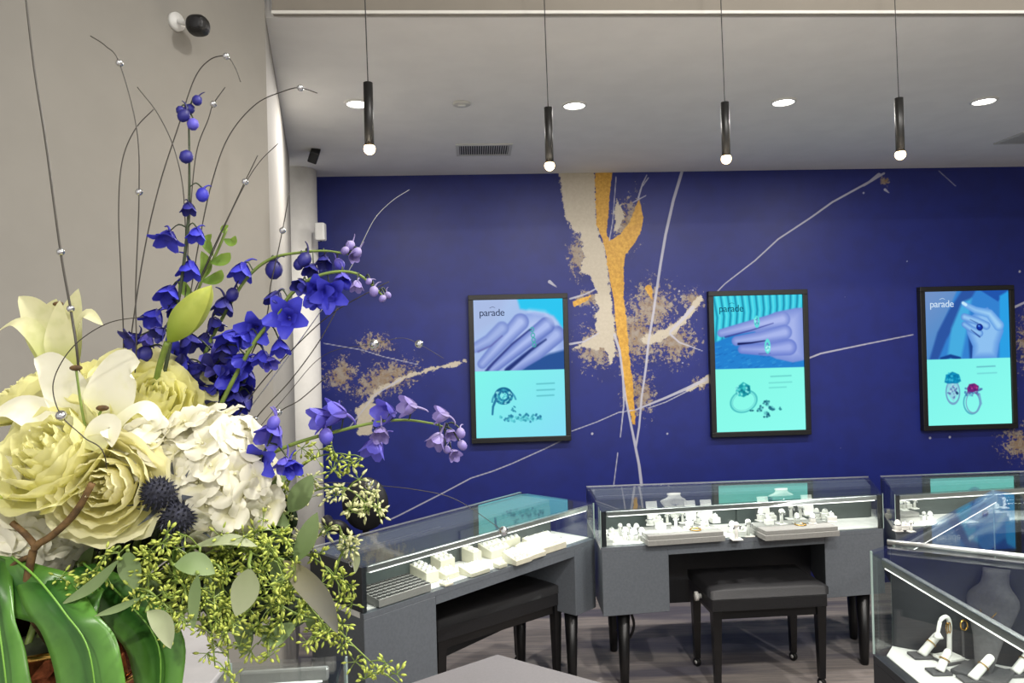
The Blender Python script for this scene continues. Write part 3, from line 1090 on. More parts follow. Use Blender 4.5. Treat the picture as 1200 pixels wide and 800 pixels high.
# ------------------------------------------------------------------ glass display cases
class Case:
    def __init__(s, label, quad, zt, zd, zb, knee=None, group='glass jewellery display cases', ends=('glass', 'glass'), front_posts=(True, True),
                 legs=True, back='case_back', cab='case_grey', lit=1.0, skirt=True, rail_w=.014, bay=.55, pv=0, chamfer=None):
        s.q = [Vector((p[0], p[1], 0)) for p in quad]              # FL FR BR BL
        s.zt, s.zd = zt, zd
        c = sum(s.q, Vector()) / 4
        s.root = r = thing('display_case', label, 'display case', (c.x, c.y, 0), group)
        s.L = (s.q[1] - s.q[0]).length
        s.D = ((s.q[3] - s.q[0]).length + (s.q[2] - s.q[1]).length) / 2
        T = .007 / s.D
        e = .02 / s.L
        if knee:
            k0, k1 = knee
            s.hexa('pedestal', 0, k0, 0, 1, zb, zd - .022, cab, bev=.002)
            s.hexa('pedestal', k1, 1, 0, 1, zb, zd - .022, cab, bev=.002)
            s.hexa('apron', k0, k1, 0, .05, zd - .055, zd - .022, cab)
            s.hexa('modesty_panel', k0, k1, .9, 1, zb - .14, zd - .022, 'case_dark')
        else:
            if chamfer:
                s.poly('cabinet', zb, zd - .022, cab, chamfer)
            else:
                s.hexa('cabinet', 0, 1, 0, 1, zb, zd - .022, cab, bev=.002)
        if chamfer:
            c_ = s.P(0, .031 / s.D, 0)
            prism('display_deck', [(c_.x, c_.y), tuple(s.P(0, 1, 0).xy), chamfer], zd - .021, zd, 'deck_white', r)
        s.hexa('deck_edge', 0, 1, 0, .03 / s.D, zd - .021, zd - .002, 'case_dark' if not skirt else cab)
        s.hexa('display_deck', 0, 1, .031 / s.D, 1, zd - .021, zd, 'deck_white')
        s.hexa('back_panel', e, 1 - e, bay, bay + .018 / s.D, zd + .001, zt - .022, back)
        s.hexa('sliding_door', .5, 1 - e * 1.5, bay - .012 / s.D, bay - .001 / s.D, zd + .001, zt - .04, back)
        s.hexa('rear_cover', e, 1 - e, bay, 1 - .022 / s.D, zt - .021, zt - .0095, 'case_grey')
        s.hexa('rear_panel', e, 1 - e, 1 - .02 / s.D, 1, zd + .001, zt - .009, cab)
        s.hexa('rail_reflection', e * 1.5, .44, bay + .06, bay + .06 + .012 / s.D, zt - .0094, zt - .0084, 'aluminium')  # thin strip standing in for a bright line reflected in the top
        s.hexa('front_glass', e * .2, 1 - e * .2, .004, .004 + T, zd, zt - .0085, 'glass')
        if chamfer:
            s.poly('top_glass', zt - .008, zt, 'glass', chamfer)
            a_, b_, n_ = Vector(chamfer), s.P(0, 1, 0).xy, s.P(0, 0, 0).xy
            d_ = (b_ - a_).normalized()
            o_ = Vector((-d_.y, d_.x)) * -.018
            prism('end_panel', [tuple(a_), tuple(a_ + o_), tuple(b_ + o_), tuple(b_)], zd + .001, zt - .009, 'case_dark', r)
            d_ = (a_ - n_).normalized()
            o_ = Vector((d_.y, -d_.x)) * .007
            e_ = n_ + d_ * .006
            prism('end_glass', [tuple(e_), tuple(e_ + o_), tuple(a_ + o_), tuple(a_)], zd + .001, zt - .009, 'glass', r)
        else:
            s.hexa('top_glass', 0, 1, 0, 1, zt - .008, zt, 'glass')
        w_ = .0035 / s.L
        for i, kind in enumerate(ends):
            if kind == 'panel':
                continue
            u0, u1 = (-w_, 0) if i == 0 else (1, 1 + w_)
            s.hexa('glass_edge', u0, u1, 0, .0045 / s.D, zd, zt - .001, 'glass_edge')
        if chamfer:
            c_ = Vector(chamfer)
            prism('glass_edge', [(c_.x - .003, c_.y - .006), (c_.x + .002, c_.y - .006), (c_.x + .002, c_.y - .001), (c_.x - .003, c_.y - .001)], zd, zt - .009, 'glass_edge', r)
        for i, kind in enumerate(ends):
            if kind == 'none':
                continue
            u0, u1 = (0, e * .35) if i == 0 else (1 - e * .35, 1)
            if kind == 'glass':
                s.hexa('end_glass', u0, u1, .004 + T * 1.2, 1 - .022 / s.D, zd, zt - .0085, 'glass')
            else:
                u0, u1 = (0, e) if i == 0 else (1 - e, 1)
                s.hexa('end_panel', u0, u1, pv if pv else .004 + T * 1.2, 1 - .022 / s.D, zd + .001, zt - .009, 'case_dark')
        for i, on in enumerate(front_posts):
            if on:
                u0, u1 = (0, e * 1.3) if i == 0 else (1 - e * 1.3, 1)
                s.hexa('corner_post', u0, u1, 0.004 + T * 1.3, .05, zd + .001, zt - .009, 'case_dark')
        for i in (0, 1):
            if chamfer and i == 0:
                continue
            u0, u1 = (0, e) if i == 0 else (1 - e, 1)
            s.hexa('corner_post', u0, u1, 1 - .022 / s.D, 1, zd + .001, zt - .009, 'case_dark')
        v0 = .004 + T * 1.4
        rail = s.hexa('light_rail', e * 1.4, 1 - e * 1.4, v0, v0 + rail_w / s.D, zt - .034, zt - .010, 'aluminium', bev=.003)
        s.hexa('light_strip', e * 2, 1 - e * 2, v0 + .003 / s.D, v0 + (rail_w - .003) / s.D, zt - .0365, zt - .0345, 'led', parent=rail)
        s.hexa('top_edge', 0, 1, 1 - .012 / s.D, 1.0, zt + .0005, zt + .004, 'aluminium')
        m = s.P(.5, v0 + .5 * rail_w / s.D, zt - .045)
        inward = (s.P(.5, 1, 0) - s.P(.5, 0, 0)).normalized()
        if lit:
            a = area_light('strip_light', m, s.L * .92, CASE * s.L * lit, (1, .97, .92), (inward * .45 + Vector((0, 0, -1))), size_y=.01, parent=r)
            d = (s.P(1, 0, 0) - s.P(0, 0, 0)).normalized()
            z = -(inward * .45 + Vector((0, 0, -1))).normalized()
            x = (d - z * d.dot(z)).normalized()
            y = z.cross(x)
            a.rotation_mode = 'QUATERNION'
            a.rotation_quaternion = Matrix(((x.x, y.x, z.x), (x.y, y.y, z.y), (x.z, y.z, z.z))).to_quaternion()
        if legs:
            for u in (.075, .925):
                for v in (.16, .86):
                    b = s.P(u, v, 0)
                    lathe('leg', [(.018, .0), (.021, .01), (.034, zb)], 'black_wood', r, 14, centre=(b.x, b.y, 0))

    def P(s, u, v, z):
        a = s.q[0].lerp(s.q[1], u)
        b = s.q[3].lerp(s.q[2], u)
        p = a.lerp(b, v)
        return Vector((p.x, p.y, z))

    def poly(s, name, z0, z1, m, ch):
        return prism(name, [tuple(q.xy) for q in s.q] + [ch], z0, z1, m, s.root)

    def hexa(s, name, u0, u1, v0, v1, z0, z1, m, parent=None, bev=0):
        v = [s.P(u, w, z) for z in (z0, z1) for u, w in ((u0, v0), (u1, v0), (u1, v1), (u0, v1))]
        o = link_mesh(name, v, BOXFACES, m, parent or s.root, smooth=False)
        if bev:
            bevel(o, bev, 1)
        return o


def Q(*pts, z):
    return [tuple(atz(x, y, z).xy) for x, y in pts]


SIT, DECK, SITB = .875, .70, .37
fl, fr = atz(704, 598, SIT), atz(1034, 578, SIT)
bl, br = atz(687, 570, SIT), atz(1030, 559, SIT)
mid_quad = [(fl.x, fl.y), (fr.x, fr.y), (br.x - .05, br.y + .02), (bl.x, bl.y)]
MID = Case('grey glass case behind the black stool, two grey trays inside', mid_quad, SIT, DECK, .375, knee=(.225, .78))
fl2, fr2, br2, bl2 = [atz(*p, SIT) for p in ((425, 663), (698, 589), (609, 577), (363, 642))]
LEFT = Case('grey glass case angled at left, rows of cream ring trays inside', [(fl2.x, fl2.y), (fr2.x - .01, fr2.y), (br2.x, br2.y), (bl2.x, bl2.y)], SIT, DECK, .36,
            knee=(.25, .885), ends=('panel', 'glass'), front_posts=(False, False))
fl3 = atz(1049, 579, SIT)
dirn = (fr - fl).normalized()
fr3 = atz(1200, 570, SIT)
e3 = (fr3 - fl3).normalized()
RIGHT = Case('grey glass case along the wall under the rightmost poster',
             [(fl3.x, fl3.y), (fl3.x + e3.x * 1.5, fl3.y + e3.y * 1.5), (br.x + 1.5, br.y + .10), (br.x + .02, br.y + .025)], SIT, DECK, .36, knee=(.3, .8))
ISL, ISD = 1.08, .80
p1 = atz(1020, 645, ISL)
p2 = atz(1044, 637, ISL)
p3 = atz(1165, 573, ISL)
p4 = atz(1200, 654, ISL)
md = (p4 - p2).normalized()
inn = p2 + md * .62
ISLAND = Case('tall island case at the lower right, grey necklace bust inside', [(p1.x, p1.y), (p1.x + .0, .75), (inn.x, .75), (inn.x, inn.y)], ISL, ISD, .1,
              front_posts=(False, False), legs=False, back='case_back_dark', cab='case_dark', skirt=False, lit=1.1, bay=.9, ends=('none', 'glass'), chamfer=(p2.x, p2.y))
ax = (p3 - p2).normalized()
o1 = p2 + Vector((.012, .012, 0))
o2 = o1 + ax * .98
i2 = Vector((inn.x, inn.y, 0)) + Vector((.03, .03, 0)) + ax * .6
ISLAND2 = Case('tall island case turned away, its glass top mirroring the right poster', [(o2.x, o2.y), (o1.x, o1.y), (inn.x + .02, inn.y + .025), (i2.x, i2.y)], ISL, ISD, .1,
               front_posts=(False, False), legs=False, back='case_back_dark', cab='case_dark', lit=.5, bay=.8)
# the bright rail over the joint of the two island tops
rail_o = tube('joint_rail', [p2 + Vector((-.01, 0, .006)), p2 + md * .64 + Vector((0, 0, .006))], .007, 'aluminium', None, n=8)
tag(rail_o, 'thin metal rail over the joint between two island case tops', 'rail')

# near left case under the bouquet, with a white riser on it
NEARL = Case('glass case at the lower left beneath the bouquet', [tuple(atz(272, 776, 1.08).xy), tuple(atz(405, 768, 1.08).xy), (-.24, .5), (-.80, .5)], 1.08, .82, .1,
             front_posts=(False, False), legs=False, cab='case_grey', lit=.6)
# grey counter in front
cp, cl, cr = atz(583, 766, .9), atz(489, 797, .9), atz(697, 797, .9)
dl, dr = (cl - cp).normalized(), (cr - cp).normalized()
L_, R_ = cp + dl * .28, cp + dr * .62
t = thing('service_counter', 'flat grey counter top at the bottom centre', 'counter', (cp.x, 1.3, 0))
poly = [(cp.x, cp.y), (L_.x, L_.y), (-.19, .75), (.5, .75), (R_.x, R_.y)]
cx, cy = sum(p[0] for p in poly) / 5, sum(p[1] for p in poly) / 5
prism('worktop', poly, .868, .9, 'counter_grey', t, .003)
prism('carcass', [(cx + (x - cx) * .93, cy + (y - cy) * .95) for x, y in poly], .08, .867, 'case_dark', t)
prism('plinth', [(cx + (x - cx) * .86, cy + (y - cy) * .9) for x, y in poly], 0, .079, 'black_wood', t)

# cable loop under the middle case
q = MID.P(.06, .3, .36)
tag(tube('cable_loop', [q, q + Vector((.06, 0, -.02)), q + Vector((.085, 0, -.1)), q + Vector((.05, 0, -.17)), q + Vector((.0, .0, -.12))], .007, 'black_wood', None, n=8),
    'black cable loop hanging below the left end of the middle case', 'cable')


# ------------------------------------------------------------------ stools and chair
def make_stool(label, c, w, d, rz, zs=.5, knob=True):
    t = thing('stool', label, 'stool', (c[0], c[1], 0), 'black leather stools at the display cases', rz)
    hw, hd = w / 2, d / 2
    # cushion: a pillowed slab with tufting dimples
    nx, ny = 28, 18
    v, f = [], []
    dim = [(x, y) for x in (-.5, 0, .5) for y in (-.42, .42)]
    for j in range(ny + 1):
        for i in range(nx + 1):
            a, b = -1 + 2 * i / nx, -1 + 2 * j / ny
            h = .016 * (1 - a ** 6) * (1 - b ** 6)
            for (dx, dy) in dim:
                h -= .009 * math.exp(-(((a - dx) * hw) ** 2 + ((b - dy) * hd) ** 2) / .0007)
            v.append((a * hw, b * hd, zs - .014 + h))
    M = nx + 1
    for j in range(ny):
        for i in range(nx):
            f.append((j * M + i, j * M + i + 1, (j + 1) * M + i + 1, (j + 1) * M + i))
    n0 = len(v)
    rim = [j * M for j in range(0)] + [i for i in range(M)] + [j * M + nx for j in range(1, ny + 1)] + [ny * M + i for i in range(nx - 1, -1, -1)] + [j * M for j in range(ny - 1, 0, -1)]
    for k in rim:
        x, y, z = v[k]
        v.append((x, y, zs - .05))
    R = len(rim)
    for k in range(R):
        j = (k + 1) % R
        f.append((rim[k], n0 + k, n0 + j, rim[j]))
    f.append(tuple(n0 + k for k in range(R)))
    link_mesh('cushion', v, f, 'black_leather', t, local=True)
    for (dx, dy) in dim:
        ball('button', (dx * hw, dy * hd, zs - .012), .007, 'black_leather', t, 8, 4, local=True)
    box('seat_frame', (-hw + .004, -hd + .004, zs - .11), (hw - .004, hd - .004, zs - .052), 'black_leather', t, .004, True)
    box('apron', (-hw + .03, -hd + .02, zs - .15), (hw - .03, hd - .02, zs - .111), 'black_wood', t, local=True)
    for sx in (-1, 1):
        for sy in (-1, 1):
            x, y = sx * (hw - .03), sy * (hd - .03)
            a, b = .022, .014
            vv = [(x + q * b, y + r * b, .045) for q, r in ((-1, -1), (1, -1), (1, 1), (-1, 1))] + [(x + q * a, y + r * a, zs - .111) for q, r in ((-1, -1), (1, -1), (1, 1), (-1, 1))]
            lg = link_mesh('leg', vv, BOXFACES, 'black_wood', t, smooth=False, local=True)
            cs = lathe('caster', [(.0005, -.009), (.02, -.009), (.0215, -.006), (.0215, .006), (.02, .009), (.0005, .009)], 'black_metal', lg, 16, local=True)
            cs.rotation_euler = (0, PI / 2, .4)
            cs.location = (x, y, .0225)
            hb = lathe('caster_hub', [(.0005, -.0105), (.009, -.0105), (.009, .0105), (.0005, .0105)], 'white_plastic', lg, 10, local=True)
            hb.rotation_euler = (0, PI / 2, .4)
            hb.location = (x, y, .0225)
    if knob:
        k = lathe('height_knob', [(.0005, 0), (.012, 0), (.012, .015), (.022, .016), (.022, .03), (.0005, .032)], 'white_plastic', t, 16, local=True)
        k.rotation_euler = (0, -PI / 2, 0)
        k.location = (-hw, -.03, zs - .08)
    return t


a0, a1 = atz(820, 689, .5), atz(958, 683, .5)
b0, b1 = atz(810, 663, .5), atz(950, 660, .5)
cc = (a0 + a1 + b0 + b1) / 4
make_stool('black tufted leather stool in front of the middle case', (cc.x, cc.y), (a1 - a0).length, .36, math.atan2(a1.y - a0.y, a1.x - a0.x) + .02)
a0, a1 = atz(512, 724, .5), atz(660, 681, .5)
u = (a1 - a0).normalized()
inw = Vector((-u.y, u.x, 0))
cc = (a0 + a1) / 2 + inw * .18
make_stool('black leather stool pushed under the left angled case', (cc.x, cc.y), (a1 - a0).length, .36, math.atan2(u.y, u.x), knob=False)

p = at(428, 590, 3.75)
t = thing('swivel_chair', 'black rounded chair back showing behind the left case', 'chair', (p.x, p.y, 0))
ball('backrest', p, .118, 'black_leather', t, 20, 12, sx=1.0, sy=.42, sz=1.15)
ball('seat', Vector((p.x - .04, p.y + .22, .52)), .24, 'black_leather', t, 20, 10, sz=.22)
tube('back_support', [(p.x, p.y + .05, p.z - .05), (p.x - .02, p.y + .04, .6), (p.x - .03, p.y + .1, .5)], .018, 'black_metal', t, n=8)
lathe('gas_column', [(.028, .1), (.028, .5)], 'black_metal', t, 12, centre=(p.x - .04, p.y + .22, 0))
for k in range(5):
    a = k * 2 * PI / 5 + .3
    c0 = Vector((p.x - .04, p.y + .22, .1))
    tube('base_arm', [c0, c0 + Vector((math.cos(a) * .14, math.sin(a) * .14, -.02)), c0 + Vector((math.cos(a) * .26, math.sin(a) * .26, -.075))], .018, 'black_metal', t, r1=.014, n=8)
ar = at(388, 616, 3.7)
tube('armrest', [ar + Vector((-.05, .12, 0)), ar, ar + Vector((.05, -.02, .0)), ar + Vector((.08, .1, -.1))], .03, 'black_leather', t, n=10)
#PART2
# ------------------------------------------------------------------ jewellery in the cases
def pos(case, px, py):
    p = atz(px, py, case.zd + .001)
    return Vector((p.x, p.y, case.zd + .001))


def case_angle(case):
    d = case.q[1] - case.q[0]
    return math.atan2(d.y, d.x)


def ring_tray(label, case, px, py, w, d, h, nx, ny, tilt=0.0, m='display_cream', rot=0.0, slots=False, group='cream ring trays in the left case'):
    """px, py: middle of the tray's foot; w along the case, d across, h tall"""
    p = pos(case, px, py)
    t = thing('ring_tray', label, 'ring tray', p, group, case_angle(case) + rot)
    rise = d * math.tan(tilt)
    v = [(-w / 2, -d / 2, 0), (w / 2, -d / 2, 0), (w / 2, d / 2, 0), (-w / 2, d / 2, 0),
         (-w / 2, -d / 2, h), (w / 2, -d / 2, h), (w / 2, d / 2, h + rise), (-w / 2, d / 2, h + rise)]
    bevel(link_mesh('base', v, BOXFACES, m, t, smooth=False, local=True), .002)
    proto = None
    for j in range(ny):
        for i in range(nx):
            x = -w / 2 + w * (i + .5) / nx
            y = -d / 2 + d * (j + .5) / ny
            z = h + rise * (j + .5) / ny
            cw, cd = w / nx * .36, d / ny * .3
            if proto is None:
                if slots:
                    proto = box('ring_slot', (-cw, -cd, .0), (cw, cd, .003), 'slot_dark', t, local=True)
                else:
                    proto = link_mesh('ring_pad', [(-cw, -cd, -.004), (cw, -cd, -.004), (cw, cd, -.004), (-cw, cd, -.004),
                                                   (-cw * .6, -cd * .6, .009), (cw * .6, -cd * .6, .009), (cw * .6, cd * .6, .009), (-cw * .6, cd * .6, .009)],
                                      BOXFACES, 'display_white', t, smooth=False, local=True)
                    rg, rf = [], []
                    for k in range(10):
                        a = 2 * PI * k / 10
                        for b in range(4):
                            q = PI / 2 * b
                            R = .006 + .0012 * math.cos(q)
                            rg.append((R * math.cos(a), .0012 * math.sin(q), .008 + R * math.sin(a)))
                    for k in range(10):
                        for b in range(4):
                            rf.append((k * 4 + b, ((k + 1) % 10) * 4 + b, ((k + 1) % 10) * 4 + (b + 1) % 4, k * 4 + (b + 1) % 4))
                    link_mesh('ring', rg, rf, 'silver', proto, local=True)
                proto.location = (x, y, z)
            else:
                c = copy_tree(proto, t)
                c.location = (x, y, z)
    return t


ring_tray('large grey tray with dark ring slots at the near end of the left case', LEFT, 462, 697, .25, .15, .03, 12, 6, .08, 'tray_grey', slots=True)
ring_tray('long narrow cream block behind the dark slotted ring tray', LEFT, 495, 677, .06, .17, .045, 2, 5, .05, rot=-.15)
ring_tray('tall cream ring block, second from the slotted tray along the back', LEFT, 519, 667, .08, .07, .05, 3, 2, .2)
ring_tray('small white ring block just in front of the tall cream block', LEFT, 525, 676, .075, .06, .022, 3, 2, .2)
ring_tray('tiny white plate with one ring pad near the front glass of the left case', LEFT, 523, 685, .045, .04, .008, 2, 1, .1)
ring_tray('slim upright cream ring block in the middle of the left case', LEFT, 551, 657, .05, .1, .05, 1, 3, .12)
ring_tray('white ring plate with six pads in front of the slim upright block', LEFT, 556, 671, .11, .08, .016, 3, 2, .25)
ring_tray('wide cream ring block right of the slim upright block', LEFT, 579, 650, .12, .09, .035, 4, 2, .25)
ring_tray('cream ring tray at the back glass under the blue reflection', LEFT, 594, 639, .12, .07, .035, 4, 2, .2)
ring_tray('single small white ring pad stand between two cream trays', LEFT, 586, 664, .05, .04, .015, 2, 1, .2)
ring_tray('tilted cream ring tray right of centre in the left case', LEFT, 606, 658, .1, .09, .022, 4, 3, .3)
ring_tray('tilted cream ring tray second from the right end of the left case', LEFT, 622, 651, .1, .1, .02, 3, 3, .3)
ring_tray('largest cream ring tray at the far right end of the left case', LEFT, 638, 643, .17, .13, .03, 6, 3, .22)


def slab_tray(label, case, px0, px1, py, d, group):
    a, b = pos(case, px0, py), pos(case, px1, py)
    w = (b - a).length
    ang = case_angle(case)
    inw = Vector((-math.sin(ang), math.cos(ang), 0))
    c = (a + b) / 2 + inw * d / 2
    t = thing('display_riser', label, 'riser', c, group, ang)
    box('lower_slab', (-w / 2, -d / 2, 0), (w / 2, d / 2, .026), 'tray_grey', t, .002, True)
    box('upper_slab', (-w / 2 + .006, -d / 2 + .006, .0265), (w / 2 - .006, d / 2 - .006, .046), 'tray_grey', t, .002, True)
    return t


TR = 'grey risers in the middle case'
slab_tray('grey felt riser left of centre in the middle case', MID, 757, 854, 637, .19, TR)
slab_tray('grey felt riser right of centre in the middle case', MID, 893, 990, 631, .19, TR)


def base_z(case, px, py, z):
    p = atz(px, py, z)
    return Vector((p.x, p.y, z))


def neck_bust(label, p, s, m, cat_group=None, rz=0.0, base=False, wide=1.0, lean_by=.12):
    t = thing('necklace_bust', label, 'necklace bust', p, cat_group, rz)
    nz, na = 22, 24
    v, f = [], []
    prof = [(0, .26, .07), (.35, .56, .09), (.62, .94, .13), (.70, 1.0, .16), (.75, .92, .2), (.81, .64, .23), (.86, .50, .23), (.94, .46, .22), (1.0, .48, .23)]
    for k in range(nz + 1):
        z = k / nz
        for (z0, a0, b0), (z1, a1, b1) in zip(prof, prof[1:]):
            if z0 <= z <= z1 + 1e-9:
                q = (z - z0) / (z1 - z0)
                a, b = a0 + (a1 - a0) * q, b0 + (b1 - b0) * q
                break
        lean = (z - .3) * lean_by
        for i in range(na):
            th = 2 * PI * i / na
            x, y = math.cos(th), math.sin(th)
            v.append((a * .5 * s * x * wide, (b * .5 * y + lean) * s + (b * s * .2 if y < 0 else 0) * y, z * s + .0))
    for k in range(nz):
        for i in range(na):
            j = (i + 1) % na
            f.append((k * na + i, k * na + j, (k + 1) * na + j, (k + 1) * na + i))
    f.append(tuple(reversed(range(na))))
    f.append(tuple(range(nz * na, (nz + 1) * na)))
    link_mesh('torso', v, f, m, t, local=True)
    if base:
        prism('foot_plate', [(-.24 * s, -.3 * s), (.24 * s, -.3 * s), (.2 * s, .12 * s), (-.2 * s, .12 * s)], 0, .012, m, t, .003, True)
    # necklace: a fine chain following the chest with a drop
    pts = []
    for i in range(13):
        q = -1 + 2 * i / 12
        zz = (.80 - .26 * (1 - q * q)) * s
        pts.append((q * .27 * s * wide, (-.10 - .03 * (1 - q * q) + .07 * abs(q)) * s + lean_by * (zz - .3 * s), zz))
    ch = tube('chain', pts, .0016 if s < .2 else .0011, 'gold' if m != 'display_white' else 'silver', t, n=5, per=2, local=True)
    d = ball('pendant', (0, -.12 * s + lean_by * .2 * s, .52 * s), .006, 'gold' if m != 'display_white' else 'silver', ch, 8, 5, sz=1.4, local=True)
    return t


BG = 'white necklace busts in the middle case'
ang = case_angle(MID)
zt_ = DECK + .0475
neck_bust('white necklace bust on the left grey riser', base_z(MID, 791, 606, zt_), .124, 'display_white', BG, ang, wide=1.25)
neck_bust('white necklace bust on the right grey riser, before the blue reflection', base_z(MID, 917, 600, zt_), .124, 'display_white', BG, ang, wide=1.25)


def card(label, p, w, h, group, rz):
    t = thing('earring_card', label, 'earring stand', p, group, rz)
    v = [(-w / 2, 0, 0), (w / 2, 0, 0), (w / 2, .006, 0), (-w / 2, .006, 0), (-w / 2, h * .3, h), (w / 2, h * .3, h), (w / 2, h * .3 + .006, h), (-w / 2, h * .3 + .006, h)]
    link_mesh('panel', v, BOXFACES, 'display_white', t, smooth=False, local=True)
    box('foot', (-w / 2, -.012, 0), (w / 2, .04, .008), 'display_white', t, .001, True)
    for sx in (-.25, .25):
        ball('earring', (sx * w, h * .3 * .62 - .004, h * .62), .004, 'silver', t, 8, 5, sz=1.6, local=True)
    return t


CG = 'tilted white earring cards in the middle case'
for px, py, lab in [(766, 612, 'tilted white earring card left of the left bust'), (811, 611, 'tilted white earring card just right of the left bust'),
                    (830, 610, 'tilted white earring card at the right end of the left riser'), (897, 606, 'tilted white earring card left of the right bust'),
                    (949, 604, 'tilted white earring card right of the right bust')]:
    card(lab, base_z(MID, px, py, zt_), .058, .10, CG, ang)


def finger(name, label, p, group, s=1.0, kind='finger', rz=0.0, m='display_white'):
    """small ring or earring stands: rounded finger, ball topped cone, low tier"""
    t = thing(name, label, 'ring stand', p, group, rz)
    if kind == 'finger':
        lathe('cone', [(.014 * s, .004), (.0135 * s, .02 * s), (.011 * s, .034 * s), (.007 * s, .042 * s), (.0005, .045 * s)], m, t, 12, local=True)
        v, f = lathe_data([(.0125 * s, .022 * s), (.0145 * s, .0235 * s), (.0145 * s, .026 * s), (.012 * s, .0275 * s)], 12)
        link_mesh('ring', v, f, 'silver', t, local=True)
    elif kind == 'tee':
        lathe('cone', [(.006 * s, .004), (.005 * s, .04 * s)], m, t, 8, local=True)
        ball('head', (0, 0, .043 * s), .009 * s, m, t, 10, 6, local=True)
        for q in (-1, 1):
            ball('earring', (q * .009 * s, -.006 * s, .036 * s), .0035 * s, 'silver', t, 6, 4, sz=1.7, local=True)
    else:
        box('step', (-.017 * s, -.012 * s, .004), (.017 * s, .012 * s, .02 * s), m, t, .002, True)
        ball('head', (0, 0, .024 * s), .011 * s, m, t, 10, 6, local=True)
        ball('ring_stone', (0, -.004 * s, .035 * s), .004 * s, 'silver', t, 8, 5, local=True)
    box('foot', (-.016 * s, -.014 * s, 0), (.016 * s, .014 * s, .005), m, t, .001, True)
    return t


rs = random.Random(11)
KN = ['finger', 'tee', 'step']


def cluster(case, spots, z, label, group, s=1.0, m='display_white'):
    order = sorted(range(len(spots)), key=lambda i: spots[i][0])
    what = {'finger': 'tapered white ring finger', 'tee': 'slim white earring stand', 'step': 'stepped white ring block'}
    nth = ['first', 'second', 'third', 'fourth', 'fifth', 'sixth', 'seventh', 'eighth', 'ninth', 'tenth', 'eleventh', 'twelfth']
    for k, (px, py) in enumerate(spots):
        kd = KN[(k * 2 + k // 3) % 3]
        finger('ring_stand', '%s, %s from the left %s' % (what[kd], nth[order.index(k)], label), base_z(case, px, py, z), group, s * 1.35 * rs.uniform(.85, 1.1), KN[(k * 2 + k // 3) % 3], case_angle(case) + rs.uniform(-.4, .4), m)


cluster(MID, [(709, 633), (717, 630), (727, 629), (737, 628), (746, 627), (713, 637), (723, 635), (733, 634), (743, 634), (752, 632)], DECK + .001,
        'in the left end cluster, middle case', 'ring stands at the left end of the middle case')
cluster(MID, [(762, 615), (772, 614), (782, 614), (800, 613), (820, 613), (838, 612), (774, 620), (792, 619), (808, 618), (826, 618)], zt_,
        'on the left grey riser', 'ring stands on the left grey riser')
cluster(MID, [(858, 625), (868, 628), (877, 628), (863, 632)], DECK + .001,
        'between the two grey risers', 'ring stands between the two grey risers', 1.15)
cluster(MID, [(892, 610), (905, 609), (927, 608), (938, 608), (957, 607), (967, 607), (901, 614), (916, 614), (934, 613), (952, 613), (974, 611)], zt_,
        'on the right grey riser', 'ring stands on the right grey riser')
for zx, lab in ((815, 'thin pale gold bangle lying on the left grey riser'), (938, 'thin pale gold bangle lying on the right grey riser')):
    p = base_z(MID, zx, 620 if zx < 900 else 614, zt_ + .0035)
    v, f = [], []
    for k in range(24):
        a = 2 * PI * k / 24
        for b in range(6):
            q = 2 * PI * b / 6
            R = .026 + .003 * math.cos(q)
            v.append((p.x + R * math.cos(a), p.y + R * math.sin(a), p.z + .003 * math.sin(q)))
    for k in range(24):
        for b in range(6):
            f.append((k * 6 + b, ((k + 1) % 24) * 6 + b, ((k + 1) % 24) * 6 + (b + 1) % 6, k * 6 + (b + 1) % 6))
    tag(link_mesh('bangle', v, f, 'gold'), lab, 'bangle', 'bangles in the middle case')

# right wall case: risers with jewellery
RG = 'grey steps in the case under the right poster'
slab_tray('low grey riser at the left end of the case under the rightmost poster', RIGHT, 1053, 1082, 612, .12, RG)
slab_tray('grey riser behind, in the middle of the case under the rightmost poster', RIGHT, 1092, 1128, 600, .1, RG)
slab_tray('grey riser partly behind the blue reflection in the right wall case', RIGHT, 1150, 1186, 612, .12, RG)
cluster(RIGHT, [(1057, 596), (1064, 595), (1072, 596), (1060, 598)], DECK + .0475, 'on the low riser, right wall case', 'ring stands on the low riser, right wall case', .9)
cluster(RIGHT, [(1096, 586), (1104, 585), (1113, 585), (1121, 586)], DECK + .0475, 'on the middle riser, right wall case', 'ring stands on the middle riser, right wall case', .9)
cluster(RIGHT, [(1156, 596), (1166, 595), (1177, 595)], DECK + .0475, 'on the riser behind the blue reflection', 'ring stands behind the blue reflection', .9)
cluster(RIGHT, [(1052, 622), (1060, 620), (1068, 623), (1083, 612), (1090, 610)], DECK + .001, 'on the deck, right wall case', 'ring stands on the deck of the right wall case', .9)

# island case: bust, earring hook stand, ring cones on dark feet, a gold ring
bp = base_z(ISLAND, 1158, 788, ISD + .001)
neck_bust('grey velvet necklace bust in the lower right island case', bp, .25, 'velvet_grey', None, -PI / 2 + .65, True, .5, .42)


